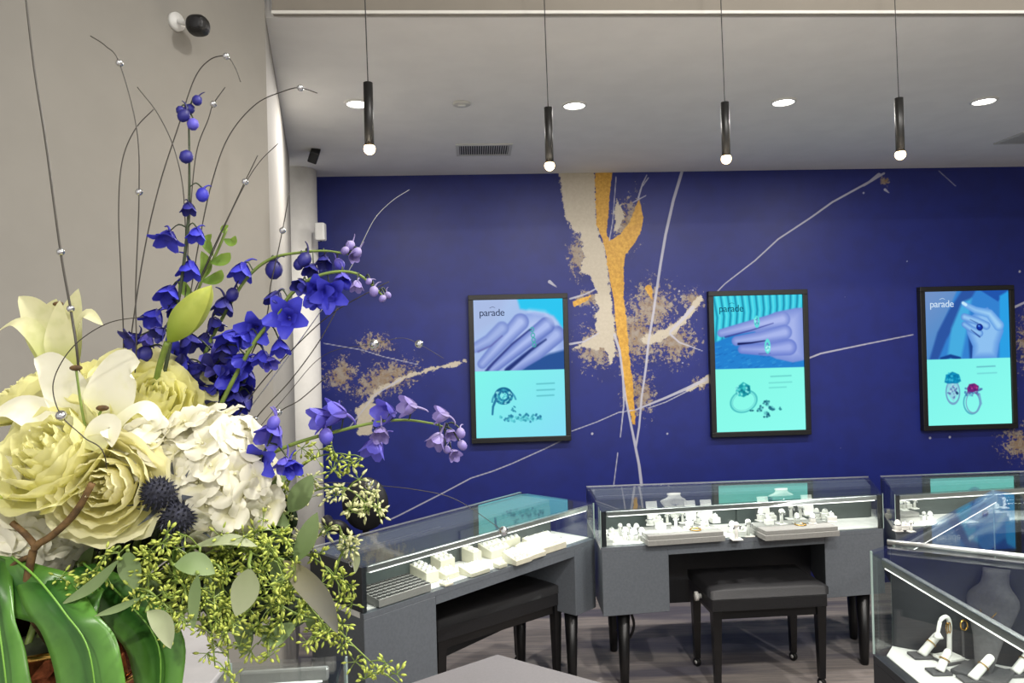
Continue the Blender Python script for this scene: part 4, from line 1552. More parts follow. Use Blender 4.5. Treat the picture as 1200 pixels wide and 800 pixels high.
def cone_ring(label, px, py, s, lean, rz):
    p = base_z(ISLAND, px, py, ISD + .001)
    t = thing('ring_cone', label, 'ring stand', p, 'leaning white ring cones in the island case', rz)
    box('foot', (-.028 * s, -.022 * s, 0), (.028 * s, .022 * s, .006), 'velvet_grey', t, .001, True)
    a, b = Vector((0, -.004, .006)), Vector((lean, .01, .052 * s))
    c = tube('cone', [a, a.lerp(b, .5), b], .0125 * s, 'display_white', t, r1=.0105 * s, n=12, local=True)
    ball('tip', tuple(b), .0106 * s, 'display_white', t, 12, 6, local=True)
    m = a.lerp(b, .62)
    v, f = [], []
    ax_ = (b - a).normalized()
    e1 = ax_.cross(Vector((0, 1, 0))).normalized()
    e2 = ax_.cross(e1)
    for k in range(16):
        th = 2 * PI * k / 16
        for q in range(5):
            ph = 2 * PI * q / 5
            R = .0135 * s + .0016 * math.cos(ph)
            v.append(m + e1 * (R * math.cos(th)) + e2 * (R * math.sin(th)) + ax_ * (.0016 * math.sin(ph)))
    for k in range(16):
        for q in range(5):
            f.append((k * 5 + q, ((k + 1) % 16) * 5 + q, ((k + 1) % 16) * 5 + (q + 1) % 5, k * 5 + (q + 1) % 5))
    link_mesh('ring', v, f, 'gold', t, local=True)
    return t


cone_ring('leaning white ring cone nearest the corner of the island case', 1079, 769, .95, .05, .0)
cone_ring('leaning white ring cone at the front middle of the island case', 1100, 788, .9, .03, .0)
cone_ring('leaning white ring cone before the foot of the grey bust', 1138, 797, .95, .055, .0)
cone_ring('leaning white ring cone right of the grey bust at the picture edge', 1188, 790, .95, .05, .0)
p = base_z(ISLAND, 1112, 774, ISD + .001)
t = thing('earring_stand', 'tall white hook stand with hoop earrings in the island case', 'earring stand', p, None, .3)
box('foot', (-.032, -.026, 0), (.032, .026, .006), 'velvet_grey', t, .001, True)
box('foot_pad', (-.03, -.024, .0061), (.03, .024, .014), 'display_white', t, .002, True)
tube('post', [(.002, 0, .012), (.004, 0, .06), (.006, 0, .098), (-.004, 0, .116), (-.022, 0, .112), (-.03, 0, .094), (-.034, 0, .08)], .0062, 'display_white', t, r1=.005, n=8, local=True)
lathe('hook_flare', [(.013, 0), (.009, .006), (.004, .016), (.0005, .018)], 'display_white', t, 12, local=True).location = (-.034, 0, .066)
for q in (-.010, -.002):
    pts = [(q, -.007 + .012 * math.cos(a) * .3, .09 + .014 * math.sin(a)) for a in np.linspace(0, 2 * PI, 12)]
    tube('hoop_earring', pts, .0014, 'gold', t, n=5, per=2, local=True)
p = base_z(ISLAND, 1131, 777, ISD + .001)
t = thing('ring_stand', 'slim dark upright with one gold ring beside the grey bust', 'ring stand', (p.x, p.y, ISD + .001), None)
tube('upright', [(0, .006, 0), (0, .006, .06), (0, .006, .108)], .003, 'velvet_grey', t, n=8, local=True)
lathe('foot', [(.014, 0), (.014, .004), (.004, .006)], 'velvet_grey', t, 12, local=True)
tube('gold_ring', [(.009 * math.cos(a), 0, .1 + .013 * math.sin(a)) for a in np.linspace(0, 2 * PI, 14)], .0024, 'gold', t, n=6, per=2, local=True)
# near left case: a strip of paper-white pads
finger('ring_stand', 'white stepped ring stand in the lower left case', Vector((-.52, 1.25, .821)), None, 1.3, 'step')


# ------------------------------------------------------------------ the bouquet
VC = at(62, 770, .86)
VC.z = 0
VZ = NEARL.zt + .0155
VTOP = 1.345
MOUTH = Vector((VC.x, VC.y, VTOP - .02))
t = thing('white_riser', 'white flat riser under the bouquet on the lower left case', 'riser', (VC.x, VC.y, NEARL.zt + .0045))
ra, rb = atz(270, 772, VZ), atz(226, 733, VZ)
prism('slab', [tuple(p) for p in ((ra.x, ra.y), (rb.x - .04, rb.y + .06), (-.76, 1.2), (-.76, .62), (ra.x + .03, .62))], NEARL.zt + .0045, VZ - .0005, 'riser_white', t, .003)
t = thing('vase', 'hammered copper vase behind the large glossy leaf', 'vase', (VC.x, VC.y, VZ))
VH = VTOP - VZ
# hammered wall: facets pushed in and out
v, f = [], []
nv, na = 12, 30
for k in range(nv + 1):
    z = k / nv
    R = .085 + .022 * math.sin(PI * (z * .9 + .05))
    for i in range(na):
        a = 2 * PI * i / na
        r = R + .0035 * math.sin(i * 2.4 + k * 1.9) * (1 if 0 < k < nv else 0)
        v.append((r * math.cos(a), r * math.sin(a), z * VH))
for k in range(nv):
    for i in range(na):
        j = (i + 1) % na
        f.append((k * na + i, k * na + j, (k + 1) * na + j, (k + 1) * na + i))
f.append(tuple(reversed(range(na))))
link_mesh('body', v, f, 'copper', t, smooth=False, local=True)
tube('rim', [(.0885 * math.cos(a), .0885 * math.sin(a), VH) for a in np.linspace(0, 2 * PI, 25)], .004, 'gold', t, n=6, per=2, local=True)
for k in range(3):
    z = VH * (.2 + .3 * k)
    R = .085 + .022 * math.sin(PI * ((z / VH) * .9 + .05)) + .0035
    tube('band', [(R * math.cos(a), R * math.sin(a), z) for a in np.linspace(0, 2 * PI, 25)], .0025, 'gold', t, n=5, per=2, local=True)
lathe('flower_foam', [(.08, VH * .55), (.08, VH * .9), (.0005, VH * .95)], 'stem_dark', t, 20, local=True)


def W(pts, Y):
    """design points (x, y[, depth]) to room points"""
    return [at(p[0], p[1], p[2] if len(p) > 2 else Y) for p in pts]


def stem_to_vase(name, p, parent, r=.0028, m='stem_green', bend=.3):
    q = MOUTH + Vector((random.uniform(-.04, .04), random.uniform(-.03, .04), -.05))
    mid = p.lerp(q, .55) + Vector((0, .03, -bend * .05))
    return tube(name, [p, mid, q], r, m, parent, n=6, per=5)


def frame_from(axis, roll=0.0):
    q = Vector(axis).normalized().to_track_quat('Z', 'Y')
    return q @ Quaternion((0, 0, 1), roll)


# --- roses: petals are patches of a surface of revolution with frilled rims
ROSE = {}


def rose_petal(layer, m):
    key = (layer, m)
    if key in ROSE:
        return ROSE[key]
    Rs = [.16, .30, .45, .60, .76, .92, 1.06]
    tops = [.46, .48, .47, .44, .40, .33, .22]
    flare = [-.35, -.26, -.16, -.06, .04, .16, .30]
    ph = [1.9, 1.6, 1.4, 1.3, 1.2, 1.1, 1.05][layer]
    R, top, fl = Rs[layer], tops[layer], flare[layer]
    rng = random.Random(layer + 3)
    p1_, p2_ = rng.uniform(0, 6), rng.uniform(0, 6)
    ns, nt = 9, 12
    v, f, al = [], [], []
    for i in range(ns + 1):
        s = i / ns
        for k in range(nt + 1):
            q = -1 + 2 * k / nt
            r = R * (.12 + .88 * min(1, s * 1.7) ** .6) * (1 + fl * max(0, s - .45) * 1.6)
            fr = s ** 3
            r += .035 * fr * math.sin(q * 9 + p1_) + .02 * fr * math.sin(q * 17 + p2_)
            z = -.62 + (top + .62) * s - .20 * q * q * s * (1 + .4 * layer / 6)
            z += .03 * fr * math.sin(q * 13 + p2_)
            if fl > .1:
                z -= fl * .5 * max(0, s - .72) * 1.4
            a = q * ph * (.35 + .65 * math.sin(PI * min(1, .15 + s * .62)))
            v.append((r * math.cos(a), r * math.sin(a), z))
            al.append(s)
    M = nt + 1
    for i in range(ns):
        for k in range(nt):
            f.append((i * M + k, i * M + k + 1, (i + 1) * M + k + 1, (i + 1) * M + k))
    me = bpy.data.meshes.new('petal')
    me.from_pydata(v, [], f)
    a_ = me.attributes.new('along', 'FLOAT', 'POINT')
    a_.data.foreach_set('value', al)
    me.polygons.foreach_set('use_smooth', [True] * len(me.polygons))
    me.materials.append(MATS[m])
    ROSE[key] = me
    return me


def rose(label, px, py, Y, R, axis, m='rose_cream', seed=0, counts=(2, 3, 4, 4, 5, 5, 5)):
    rng = random.Random(seed)
    c = at(px, py, Y)
    t = thing('rose', label, 'rose', c, 'cream roses in the bouquet')
    q = frame_from(axis)
    for L, n in enumerate(counts):
        o0 = rng.uniform(0, 6)
        for k in range(n):
            o = bpy.data.objects.new('petal', rose_petal(L, m))
            COL.objects.link(o)
            o.parent = t
            o.rotation_mode = 'QUATERNION'
            tilt = Quaternion((0, 1, 0), rng.uniform(-.06, .06))
            o.rotation_quaternion = q @ Quaternion((0, 0, 1), o0 + 2 * PI * k / n + rng.uniform(-.15, .15)) @ tilt
            sc = R * rng.uniform(.94, 1.05)
            o.scale = (sc, sc, sc)
    ax_ = Vector(axis).normalized()
    ball('calyx', c - ax_ * R * .6, R * .2, 'stem_green', t, 10, 6)
    stem_to_vase('stem', c - ax_ * R * .7, t, .0035)
    return t


rose('large yellow cream rose at the left, above the brown branch', 60, 530, .765, .054, (-.25, -.75, .62), 'rose_cream', 1)
rose('round frilled cream rose at the centre front, beside the thistles', 124, 570, .75, .047, (.05, -.95, .12), 'rose_pale', 2)
rose('yellow cream rose behind the curled lily petal', 178, 468, .86, .054, (.50, -.55, .62), 'rose_cream', 3)
rose('yellow cream rose at the back left beneath the upright lily', 38, 462, .90, .045, (-.45, -.3, .85), 'rose_cream', 4)
rose('yellow cream rose at the back between the lily petals', 128, 448, .92, .044, (.15, -.35, .9), 'rose_cream', 5)


# --- lilies: each petal its own ribbon
def lily(label, c, petals, m, stamens=(), stem_from=None, group=None):
    t = thing('lily', label, 'lily', c, group)
    for i, (pts, w, facing, Y) in enumerate(petals):
        P = W(pts, Y)
        ribbon('petal', P, w, m, t, lambda s: lens_w(min(1, .12 + .88 * s), .75, .45), facing, cup=.22, nw=8, per=6, ruffle=.10, seed=i)
    for pts, Y in stamens:
        P = W(pts, Y)
        st = tube('stamen', P, .0014, 'stem_green', t, n=6)
        ball('anther', P[-1], .0045, 'bark', st, 8, 5, sz=.7, sx=1.6)
    if stem_from is not None:
        stem_to_vase('stem', stem_from, t, .004)
    return t


lily('upright trumpet lily at the far left edge, pale green outside', at(70, 430, .93),
     [([(72, 440), (55, 395), (40, 365), (22, 347)], .022, (.2, -1, .1), .93),
      ([(72, 445), (45, 395), (20, 378), (-6, 390)], .012, (-.2, -.6, .8), .92),
      ([(76, 445), (66, 400), (62, 370), (66, 350)], .020, (0, -1, .1), .95),
      ([(78, 445), (84, 400), (86, 365), (92, 338)], .019, (-.2, -1, .1), .96),
      ([(80, 445), (88, 395), (100, 368), (121, 381)], .012, (-.3, -.6, .8), .93),
      ([(76, 448), (74, 410), (70, 385), (70, 352)], .02, (0, -1, 0), .91)],
     'lily_green', [([(74, 440), (70, 400), (68, 356)], .94)], at(76, 446, .93), 'lilies in the bouquet')
lily('wide open white lily above the front roses', at(108, 520, .79),
     [([(110, 525), (85, 470), (62, 432), (40, 420)], .023, (-.1, -1, .3), .79),
      ([(105, 530), (60, 495), (20, 478), (-14, 488)], .018, (-.2, -.8, .6), .78),
      ([(112, 525), (128, 470), (145, 430), (164, 424)], .026, (.1, -1, .3), .78),
      ([(114, 530), (140, 495), (166, 478), (182, 490), (180, 502)], .011, (.2, -.6, .8), .765),
      ([(108, 528), (118, 505), (130, 500), (131, 524)], .014, (.2, -.9, .3), .745),
      ([(108, 530), (96, 500), (100, 465), (108, 440)], .018, (0, -1, .2), .82)],
     'lily_white', [([(106, 528), (96, 480), (89, 431)], .77), ([(108, 528), (110, 500), (120, 478)], .77)], at(108, 532, .80), 'lilies in the bouquet')
# the closed bud
c = at(222, 367, .84)
t = thing('lily_bud', 'closed green lily bud leaning right above the roses', 'flower bud', c)
ax0, ax1 = at(196, 401, .84), at(248, 334, .82)
for k in range(3):
    side = (ax1 - ax0).cross(Vector((0, -1, 0))).normalized()
    off = [Vector((0, -.010, 0)), side * .009 + Vector((0, .004, 0)), side * -.009 + Vector((0, .004, 0))][k]
    fac = [Vector((.1, -1, .1)), side + Vector((0, -.5, 0)), -side + Vector((0, -.5, 0))][k]
    mid = ax0.lerp(ax1, .5) + off
    ribbon('bud_scale', [ax0, ax0.lerp(ax1, .25) + off * .8, mid, ax0.lerp(ax1, .8) + off * .6, ax1], .0165, 'bud_lily', t, lambda s: lens_w(s, .95, .40), fac, cup=-.55, nw=8)
tube('stem', [ax0, at(188, 425, .85), at(165, 500, .87), MOUTH], .0035, 'stem_green', t, n=6)


# --- hydrangea heads
def floret_mesh(m):
    V, F, A_ = [], [], []
    for k in range(4):
        a = k * PI / 2 + .2
        d = Vector((math.cos(a), math.sin(a), 0))
        v, f, al = ribbon_data([d * .06, d * .45 + Vector((0, 0, .10)), d * .8 + Vector((0, 0, .13)), d * 1.05 + Vector((0, 0, .02))], .62,
                               lambda s: lens_w(min(.97, .1 + .9 * s), .6, .55), (0, 0, 1), cup=.10, nw=4, per=2, ruffle=.12, seed=k)
        o = len(V)
        V += v
        F += [tuple(i + o for i in q) for q in f]
        A_ += al
    v, f = ball_data((0, 0, .07), .09, 6, 4)
    o = len(V)
    V += v
    F += [tuple(i + o for i in q) for q in f]
    A_ += [0] * len(v)
    me = bpy.data.meshes.new('floret')
    me.from_pydata([tuple(p) for p in V], [], F)
    a_ = me.attributes.new('along', 'FLOAT', 'POINT')
    a_.data.foreach_set('value', A_)
    me.polygons.foreach_set('use_smooth', [True] * len(me.polygons))
    me.materials.append(MATS[m])
    return me


FLO = floret_mesh('hydrangea_white')


def hydrangea(label, px, py, Y, rx, ry, n, s, seed):
    rng = random.Random(seed)
    c = at(px, py, Y)
    t = thing('hydrangea', label, 'hydrangea', c, 'white hydrangea heads in the bouquet')
    ball('core', c, 1.0, 'display_cream', t, 14, 8).data.transform(Matrix.Identity(4))
    core = t.children[0]
    core.data.transform(Matrix.Diagonal((rx * .72, rx * .6, ry * .72, 1)))
    k = 0
    for i in range(n * 2):
        z = 1 - 2 * (i + .5) / (n * 2)
        a = i * 2.39996
        d = Vector((math.sqrt(1 - z * z) * math.cos(a), math.sqrt(1 - z * z) * math.sin(a), z))
        if d.y > .35:
            continue
        o = bpy.data.objects.new('floret', FLO)
        COL.objects.link(o)
        o.parent = t
        p = Vector((d.x * rx, d.y * rx * .85, d.z * ry)) * rng.uniform(.84, 1.02)
        o.location = p
        dd = (d + Vector((rng.uniform(-.45, .45), rng.uniform(-.45, .2), rng.uniform(-.35, .45)))).normalized()
        o.rotation_mode = 'QUATERNION'
        o.rotation_quaternion = frame_from(dd, rng.uniform(0, 3))
        q = s * rng.uniform(.8, 1.2)
        o.scale = (q, q, q)
    stem_to_vase('stem', c + Vector((0, .01, -ry * .7)), t, .004)
    return t


hydrangea('large white hydrangea head at the right of the roses', 246, 560, .82, .070, .074, 62, .021, 1)
hydrangea('white hydrangea head at the lower left behind the branch', 34, 628, .80, .062, .045, 40, .021, 2)
hydrangea('small white hydrangea head filling between lily and rose', 178, 536, .80, .036, .036, 22, .019, 3)
# loose white blossom at the left edge
t = thing('white_blossom', 'broad petalled white blossom cut by the left picture edge', 'flower', at(2, 575, .76))
for i, (pts, w, fac) in enumerate([([(4, 580), (20, 566), (38, 572)], .019, (.3, -1, .3)), ([(2, 578), (6, 555), (0, 535)], .02, (0, -1, .2)),
                                   ([(4, 582), (16, 594), (30, 604)], .017, (.2, -1, -.1)), ([(0, 580), (-16, 570), (-30, 580)], .02, (-.2, -1, .1))]):
    ribbon('petal', W(pts, .76), w, 'hydrangea_white', t, lambda s: lens_w(min(.97, .1 + .88 * s), .6, .55), fac, cup=.25, seed=i)
ball('flower_centre', at(3, 580, .755), .005, 'bud_green', t, 8, 5)
stem_to_vase('stem', at(3, 582, .77), t)


# --- thistles
def thistle(label, px, py, Y, r, axis, seed):
    c = at(px, py, Y)
    t = thing('thistle', label, 'thistle', c, 'dark thistles in the bouquet')
    rng = random.Random(seed)
    V = []
    D = [ball_data((0, 0, 0), r * .86, 14, 9, sz=1.15)]
    n = 150
    for i in range(n):
        z = 1 - 2 * (i + .5) / n
        a = i * 2.39996
        d = Vector((math.sqrt(1 - z * z) * math.cos(a), math.sqrt(1 - z * z) * math.sin(a), z * 1.15))
        e1 = d.cross(Vector((.3, .5, .8))).normalized()
        e2 = d.cross(e1).normalized()
        b = d * r * .82
        w = r * .09
        D.append(([b + e1 * w, b - e1 * w * .5 + e2 * w, b - e1 * w * .5 - e2 * w, d * r * 1.12], [(0, 1, 3), (1, 2, 3), (2, 0, 3)]))
    v, f = merge(D)
    q = frame_from(axis)
    h = link_mesh('head', [tuple(q @ Vector(p)) for p in v], f, 'thistle', t, smooth=False, local=True)
    for k in range(9):
        a = 2 * PI * k / 9 + rng.uniform(-.1, .1)
        d = Vector((math.cos(a), math.sin(a), 0))
        P = [d * r * .5 + Vector((0, 0, -r * .8)), d * r * 1.3 + Vector((0, 0, -r * .7)), d * r * 2.1 + Vector((0, 0, -r * .2))]
        P = [c + q @ p for p in P]
        ribbon('bract', P, r * .24, 'thistle_bract', t, lambda s: max(.05, 1 - s) ** .8, q @ Vector((0, 0, 1)), nw=2, per=3)
    stem_to_vase('stem', c + q @ Vector((0, 0, -r)), t, .003, 'stem_dark')
    return t


thistle('dark purple thistle, upper of two beside the frilled rose', 186, 578, .75, .017, (-.1, -.9, .4), 1)
thistle('dark purple thistle, lower of two under the white hydrangea', 208, 605, .76, .019, (.3, -.9, .1), 2)
thistle('dark thistle half hidden behind the other two', 197, 592, .80, .016, (.1, -.8, .5), 3)

# --- brown branch
t = thing('branch', 'forked brown twig in front of the white hydrangea', 'branch', at(60, 640, .73))
tube('twig', W([(108, 566), (94, 592), (80, 610), (60, 628), (42, 640), (36, 658), (30, 690)], .73), .0034, 'bark', t, r1=.004, n=8)
tube('side_twig', W([(42, 640), (30, 626), (14, 612)], .73), .0036, 'bark', t, r1=.003, n=8)
tube('side_twig', W([(37, 652), (24, 656), (12, 664)], .735), .003, 'bark', t, r1=.002, n=8)
tube('lower_end', [at(30, 690, .73), at(38, 720, .78), MOUTH], .005, 'bark', t, n=8)


# --- delphiniums
def delph_mesh(kind, m):
    V, F, A_ = [], [], []

    def add(v, f, al):
        o = len(V)
        V.extend(v)
        F.extend([tuple(i + o for i in q) for q in f])
        A_.extend(al)
    if kind == 'bud':
        v, f = ball_data((0, 0, .45), .42, 8, 6, sz=1.2)
        add(v, f, [(p[2]) for p in v])
    else:
        op = .62 if kind == 'open' else .30
        for ring_, n, sc, lift in ((0, 5, 1.0, 0), (1, 4, .6, .12)):
            for k in range(n):
                a = 2 * PI * k / n + ring_ * .5
                d = Vector((math.cos(a), math.sin(a), 0))
                pts = [d * .05, d * (.30 * sc) + Vector((0, 0, .34 * sc)), d * ((.42 + .25 * op) * sc) + Vector((0, 0, (.75 - .2 * op) * sc)), d * ((.36 + .95 * op) * sc) + Vector((0, 0, (1.1 - .6 * op) * sc))]
                v, f, al = ribbon_data(pts, .36 * sc, lambda s: lens_w(min(.96, .12 + .88 * s), .6, .52), d * -.7 + Vector((0, 0, .7)), cup=.25, nw=4, per=2, seed=k)
                add(v, f, al)
    v, f = tube_data([(0, 0, .06), (.16, 0, -.22), (.38, 0, -.42), (.62, 0, -.46)], .085, .03, 5, 3)
    add(v, f, [0.15] * len(v))
    me = bpy.data.meshes.new('blossom')
    me.from_pydata([tuple(p) for p in V], [], F)
    a_ = me.attributes.new('along', 'FLOAT', 'POINT')
    a_.data.foreach_set('value', A_)
    me.polygons.foreach_set('use_smooth', [True] * len(me.polygons))
    me.materials.append(MATS[m])
    return me


DM = {}


def blossom(t, p, axis, s, kind, m, node=None):
    if (kind, m) not in DM:
        DM[(kind, m)] = delph_mesh(kind, m)
    o = bpy.data.objects.new('blossom' if kind != 'bud' else 'flower_bud', DM[(kind, m)])
    COL.objects.link(o)
    o.parent = t
    o.location = p - Vector(t.location)
    o.rotation_mode = 'QUATERNION'
    o.rotation_quaternion = frame_from(axis, random.uniform(0, 6))
    o.scale = (s, s, s)
    if node is not None:
        up = node.lerp(p, .5) + Vector((0, 0, .006))
        tube('flower_stalk', [node, up, p], .0009, 'stem_dark', t, n=4, per=3)
    return o


def delphinium(label, stem, Y, flowers, m='delphinium_blue', stem_m='stem_dark', r=(.0026, .0012), end=True):
    """flowers: (x, y, size in px, kind[, material[, axis]]) hung from the nearest point of the stem"""
    S = W(stem, Y)
    t = thing('delphinium', label, 'delphinium', S[0], 'blue delphinium sprays in the bouquet')
    path = spline(S, 8)
    tube('stem', S, r[0], stem_m, t, r1=r[1], n=6, per=8)
    if end:
        tube('lower_stem', [S[0], S[0].lerp(MOUTH, .5) + Vector((0, .04, 0)), MOUTH + Vector((random.uniform(-.03, .03), .02, -.05))], r[0], 'stem_dark', t, n=5)
    for fl in flowers:
        x, y, px, kind = fl[:4]
        mm = fl[4] if len(fl) > 4 and fl[4] else m
        p = at(x, y, (fl[6] if len(fl) > 6 else Y - .005 + random.uniform(-.012, .012)))
        ax_ = fl[5] if len(fl) > 5 and fl[5] else (random.uniform(-.5, .5), random.uniform(-.7, -.1), random.uniform(-1, -.3))
        node = min(path, key=lambda q: (q - p - Vector((0, 0, .012))).length)
        axv = Vector(ax_).normalized()
        s = px / FOC * Y * (1.1 if kind == 'bud' else .76)
        blossom(t, p - axv * s * .5, ax_, s, kind, mm, node)
    return t


DK, LI, PA = 'delphinium_dark', 'delphinium_lilac', 'delphinium_pale'
delphinium('tallest delphinium spike, upright before the grey wall, dark buds at its tip',
           [(186, 470), (204, 380), (214, 320), (221, 250), (222, 190), (221, 130)], .88,
           [(231, 118, 13, 'bud', DK), (215, 136, 15, 'bud', DK), (222, 128, 13, 'bud', DK), (226, 146, 15, 'bud', LI), (212, 130, 12, 'bud', DK), (218, 184, 17, 'bud', DK), (237, 229, 16, 'bud', None, (0, -.3, -1)),
            (221, 244, 20, 'bell', DK, (.1, -.3, -1)), (196, 280, 30, 'open', None, (-.1, -.5, -1)), (230, 275, 24, 'bell', None, (0, -.4, -1)), (222, 316, 30, 'bell', None, (0, -.4, -1)),
            (198, 345, 32, 'bell', None, (-.1, -.6, -.8)), (206, 362, 24, 'bell', DK, (.2, -.5, -1)), (180, 372, 30, 'bell', None, (-.2, -.6, -.8)), (154, 398, 26, 'open', DK, (-.5, -.6, -.4)),
            (172, 398, 22, 'bell', LI, (-.2, -.4, -1)), (168, 416, 20, 'bud', DK), (186, 390, 22, 'bell', DK)])
delphinium('delphinium spray arching over the white column to the right',
           [(222, 480), (238, 420), (262, 370), (290, 325), (318, 303), (350, 296), (382, 294), (408, 298)], .94,
           [(283, 318, 30, 'bell', None, (-.1, -.4, -.9)), (321, 317, 22, 'bud', DK, (0, -.3, -1)), (262, 358, 28, 'bell', DK, (-.1, -.4, -1)), (252, 380, 24, 'bell', DK), (356, 305, 18, 'bud', DK), (365, 316, 22, 'bell', DK),
            (380, 306, 22, 'bell', DK), (398, 310, 14, 'bud', LI), (414, 300, 16, 'bell', PA, (.4, -.5, -.4)), (410, 288, 12, 'bud', PA), (418, 296, 12, 'bud', PA), (404, 294, 10, 'bud', PA), (350, 310, 14, 'bud', DK),
            (240, 400, 28, 'bell', DK), (272, 346, 16, 'bud', DK)], r=(.0028, .0013), stem_m='stem_green')
delphinium('delphinium spray with the brightest open blue blossom, arching toward the first poster',
           [(246, 500), (276, 440), (300, 398), (322, 372), (340, 346), (362, 328), (390, 319), (416, 320), (434, 332), (448, 346)], .90,
           [(336, 371, 38, 'open', None, (.1, -1, .1)), (372, 342, 32, 'open', None, (-.1, -.9, -.3)), (386, 345, 32, 'open', None, (.2, -.9, -.3)), (322, 350, 26, 'bell', DK, (-.3, -.4, -.9)), (352, 334, 22, 'bell', DK),
            (402, 326, 24, 'bell', LI, (0, -.5, -.8)), (418, 335, 18, 'bell', PA, (0, -.4, -1)), (406, 334, 14, 'bud', None), (438, 342, 12, 'bud', PA), (448, 350, 9, 'bud', PA), (455, 346, 8, 'bud', PA), (432, 330, 8, 'bud', PA), (368, 352, 22, 'bell', None),
            (298, 386, 32, 'open', None, (.1, -.9, -.2)), (270, 398, 36, 'bell', None, (-.3, -.6, -.7)), (328, 407, 26, 'bell', None, (.2, -.4, -.9)), (307, 420, 26, 'bell', None, (-.1, -.4, -1)), (316, 424, 22, 'bell', LI),
            (286, 396, 26, 'bell', None), (280, 424, 30, 'bell', None), (262, 412, 24, 'bell', DK)], stem_m='stem_green', r=(.003, .0014))
delphinium('dense dark blue delphinium spray low behind the roses',
           [(200, 520), (225, 470), (250, 430), (285, 400)], .92,
           [(206, 418, 38, 'open', None, (-.2, -.9, .2)), (222, 400, 30, 'bell', DK), (210, 438, 32, 'open', DK, (0, -.8, .3)), (190, 430, 26, 'bell', DK), (244, 440, 36, 'open', DK, (-.2, -.9, .1)), (256, 424, 30, 'open', LI, (0, -.9, .2)),
            (238, 462, 32, 'open', DK, (0, -.8, -.2)), (262, 452, 30, 'bell', None), (270, 440, 28, 'open', None, (.2, -.9, 0)), (222, 456, 30, 'open', DK), (256, 476, 30, 'open', DK), (240, 486, 28, 'bell', DK), (230, 434, 26, 'bell', DK), (275, 466, 26, 'bell', DK)])
delphinium('dark delphinium spray leaning right behind the hydrangea',
           [(236, 560), (258, 500), (280, 458), (296, 430)], .93,
           [(286, 440, 32, 'bell', None, (.1, -.6, -.8)), (282, 456, 30, 'bell', DK), (276, 474, 30, 'bell', None, (.2, -.6, -.8)), (262, 488, 30, 'bell', DK, (0, -.6, -.8)), (290, 424, 24, 'bell', None), (288, 470, 24, 'bell', DK), (268, 505, 24, 'bell', DK), (250, 500, 26, 'bell', DK)])
delphinium('pale lilac delphinium spray reaching furthest right before the mural',
           [(270, 560), (310, 535), (350, 518), (400, 504), (440, 495), (475, 492), (506, 496), (520, 500)], .86,
           [(375, 490, 34, 'bell', LI, (-.8, -.5, -.2)), (392, 484, 36, 'bell', LI, (-.9, -.4, .1)), (382, 512, 18, 'bud', LI), (452, 484, 34, 'bell', LI, (-.6, -.7, .1)), (478, 476, 28, 'bell', PA, (-.8, -.5, .1)), (438, 525, 34, 'bell', LI, (-.3, -.5, -1)),
            (446, 508, 24, 'bell', PA, (0, -.6, -.6)), (517, 486, 24, 'bell', PA, (-.9, -.3, .1)), (512, 516, 26, 'bell', PA, (-.4, -.5, -.8)), (528, 508, 18, 'bell', PA, (.2, -.6, -.5)), (532, 532, 18, 'bell', PA, (.4, -.6, -.4)), (542, 522, 12, 'bud', PA), (540, 508, 12, 'bud', PA),
            (524, 527, 10, 'bud', PA)], LI, 'stem_green', (.0026, .0012))
delphinium('short delphinium spray with three blue blossoms at the hydrangea edge',
           [(262, 590), (292, 555), (312, 525), (322, 500)], .80,
           [(318, 508, 38, 'bell', LI, (-.2, -.7, -.6)), (302, 541, 34, 'open', None, (.1, -.9, -.2)), (342, 547, 26, 'bell', None, (.4, -.6, -.5)), (334, 544, 26, 'bell', LI, (-.1, -.6, -.7)), (320, 496, 16, 'bud', LI)])


# --- leaves and eucalyptus
def leaf_thing(name, label, leaves, group=None, stem=None, stem_m='stem_green'):
    t = thing(name, label, 'leaf' if len(leaves) == 1 else 'foliage', W([leaves[0][0][0]], leaves[0][3])[0], group)
    for i, (pts, w, m, Y, fac) in enumerate(leaves):
        ribbon('leaf_blade', W(pts, Y), w * .72, m, t, lambda s: lens_w(s, .8, .5), fac, cup=.18, nw=6, per=6, seed=i)
    if stem:
        tube('stem', stem, .0018, stem_m, t, n=5)
    return t


S0 = W([(190, 480), (214, 400), (232, 340), (252, 300), (266, 268)], .95)
leaf_thing('eucalyptus_sprig', 'fresh green eucalyptus tip before the grey wall, beside the tall delphinium',
           [([(233, 330), (242, 312), (236, 294)], .011, 'leaf_fresh', .95, (0, -1, .2)), ([(246, 308), (262, 304), (270, 296)], .011, 'leaf_fresh', .94, (.2, -1, .2)), ([(250, 300), (242, 284), (248, 274)], .009, 'leaf_fresh', .95, (0, -1, .2)),
            ([(262, 280), (272, 284), (276, 276)], .008, 'leaf_fresh', .95, (.1, -1, .3)), ([(265, 274), (262, 268), (268, 264)], .006, 'leaf_fresh', .95, (0, -1, .2)), ([(236, 330), (254, 326), (260, 316)], .011, 'leaf_fresh', .94, (.2, -1, .3)),
            ([(228, 350), (216, 338), (212, 326)], .010, 'leaf_fresh', .95, (-.2, -1, .2))], None, [MOUTH] + S0)
GE = 'broad grey green leaves in the bouquet'
leaf_thing('eucalyptus_leaf', 'broad pale grey green leaf hanging among the seeds', [([(293, 665), (288, 690), (276, 722)], .019, 'leaf_pale', .72, (.1, -1, .3))], GE, [at(293, 665, .72), at(270, 650, .8), MOUTH])
leaf_thing('eucalyptus_leaf', 'green leaf folded sideways left of the pale hanging leaf', [([(204, 662), (228, 660), (252, 672)], .016, 'leaf_grey_green', .73, (0, -.8, .6))], GE, [at(204, 662, .73), at(180, 660, .8), MOUTH])
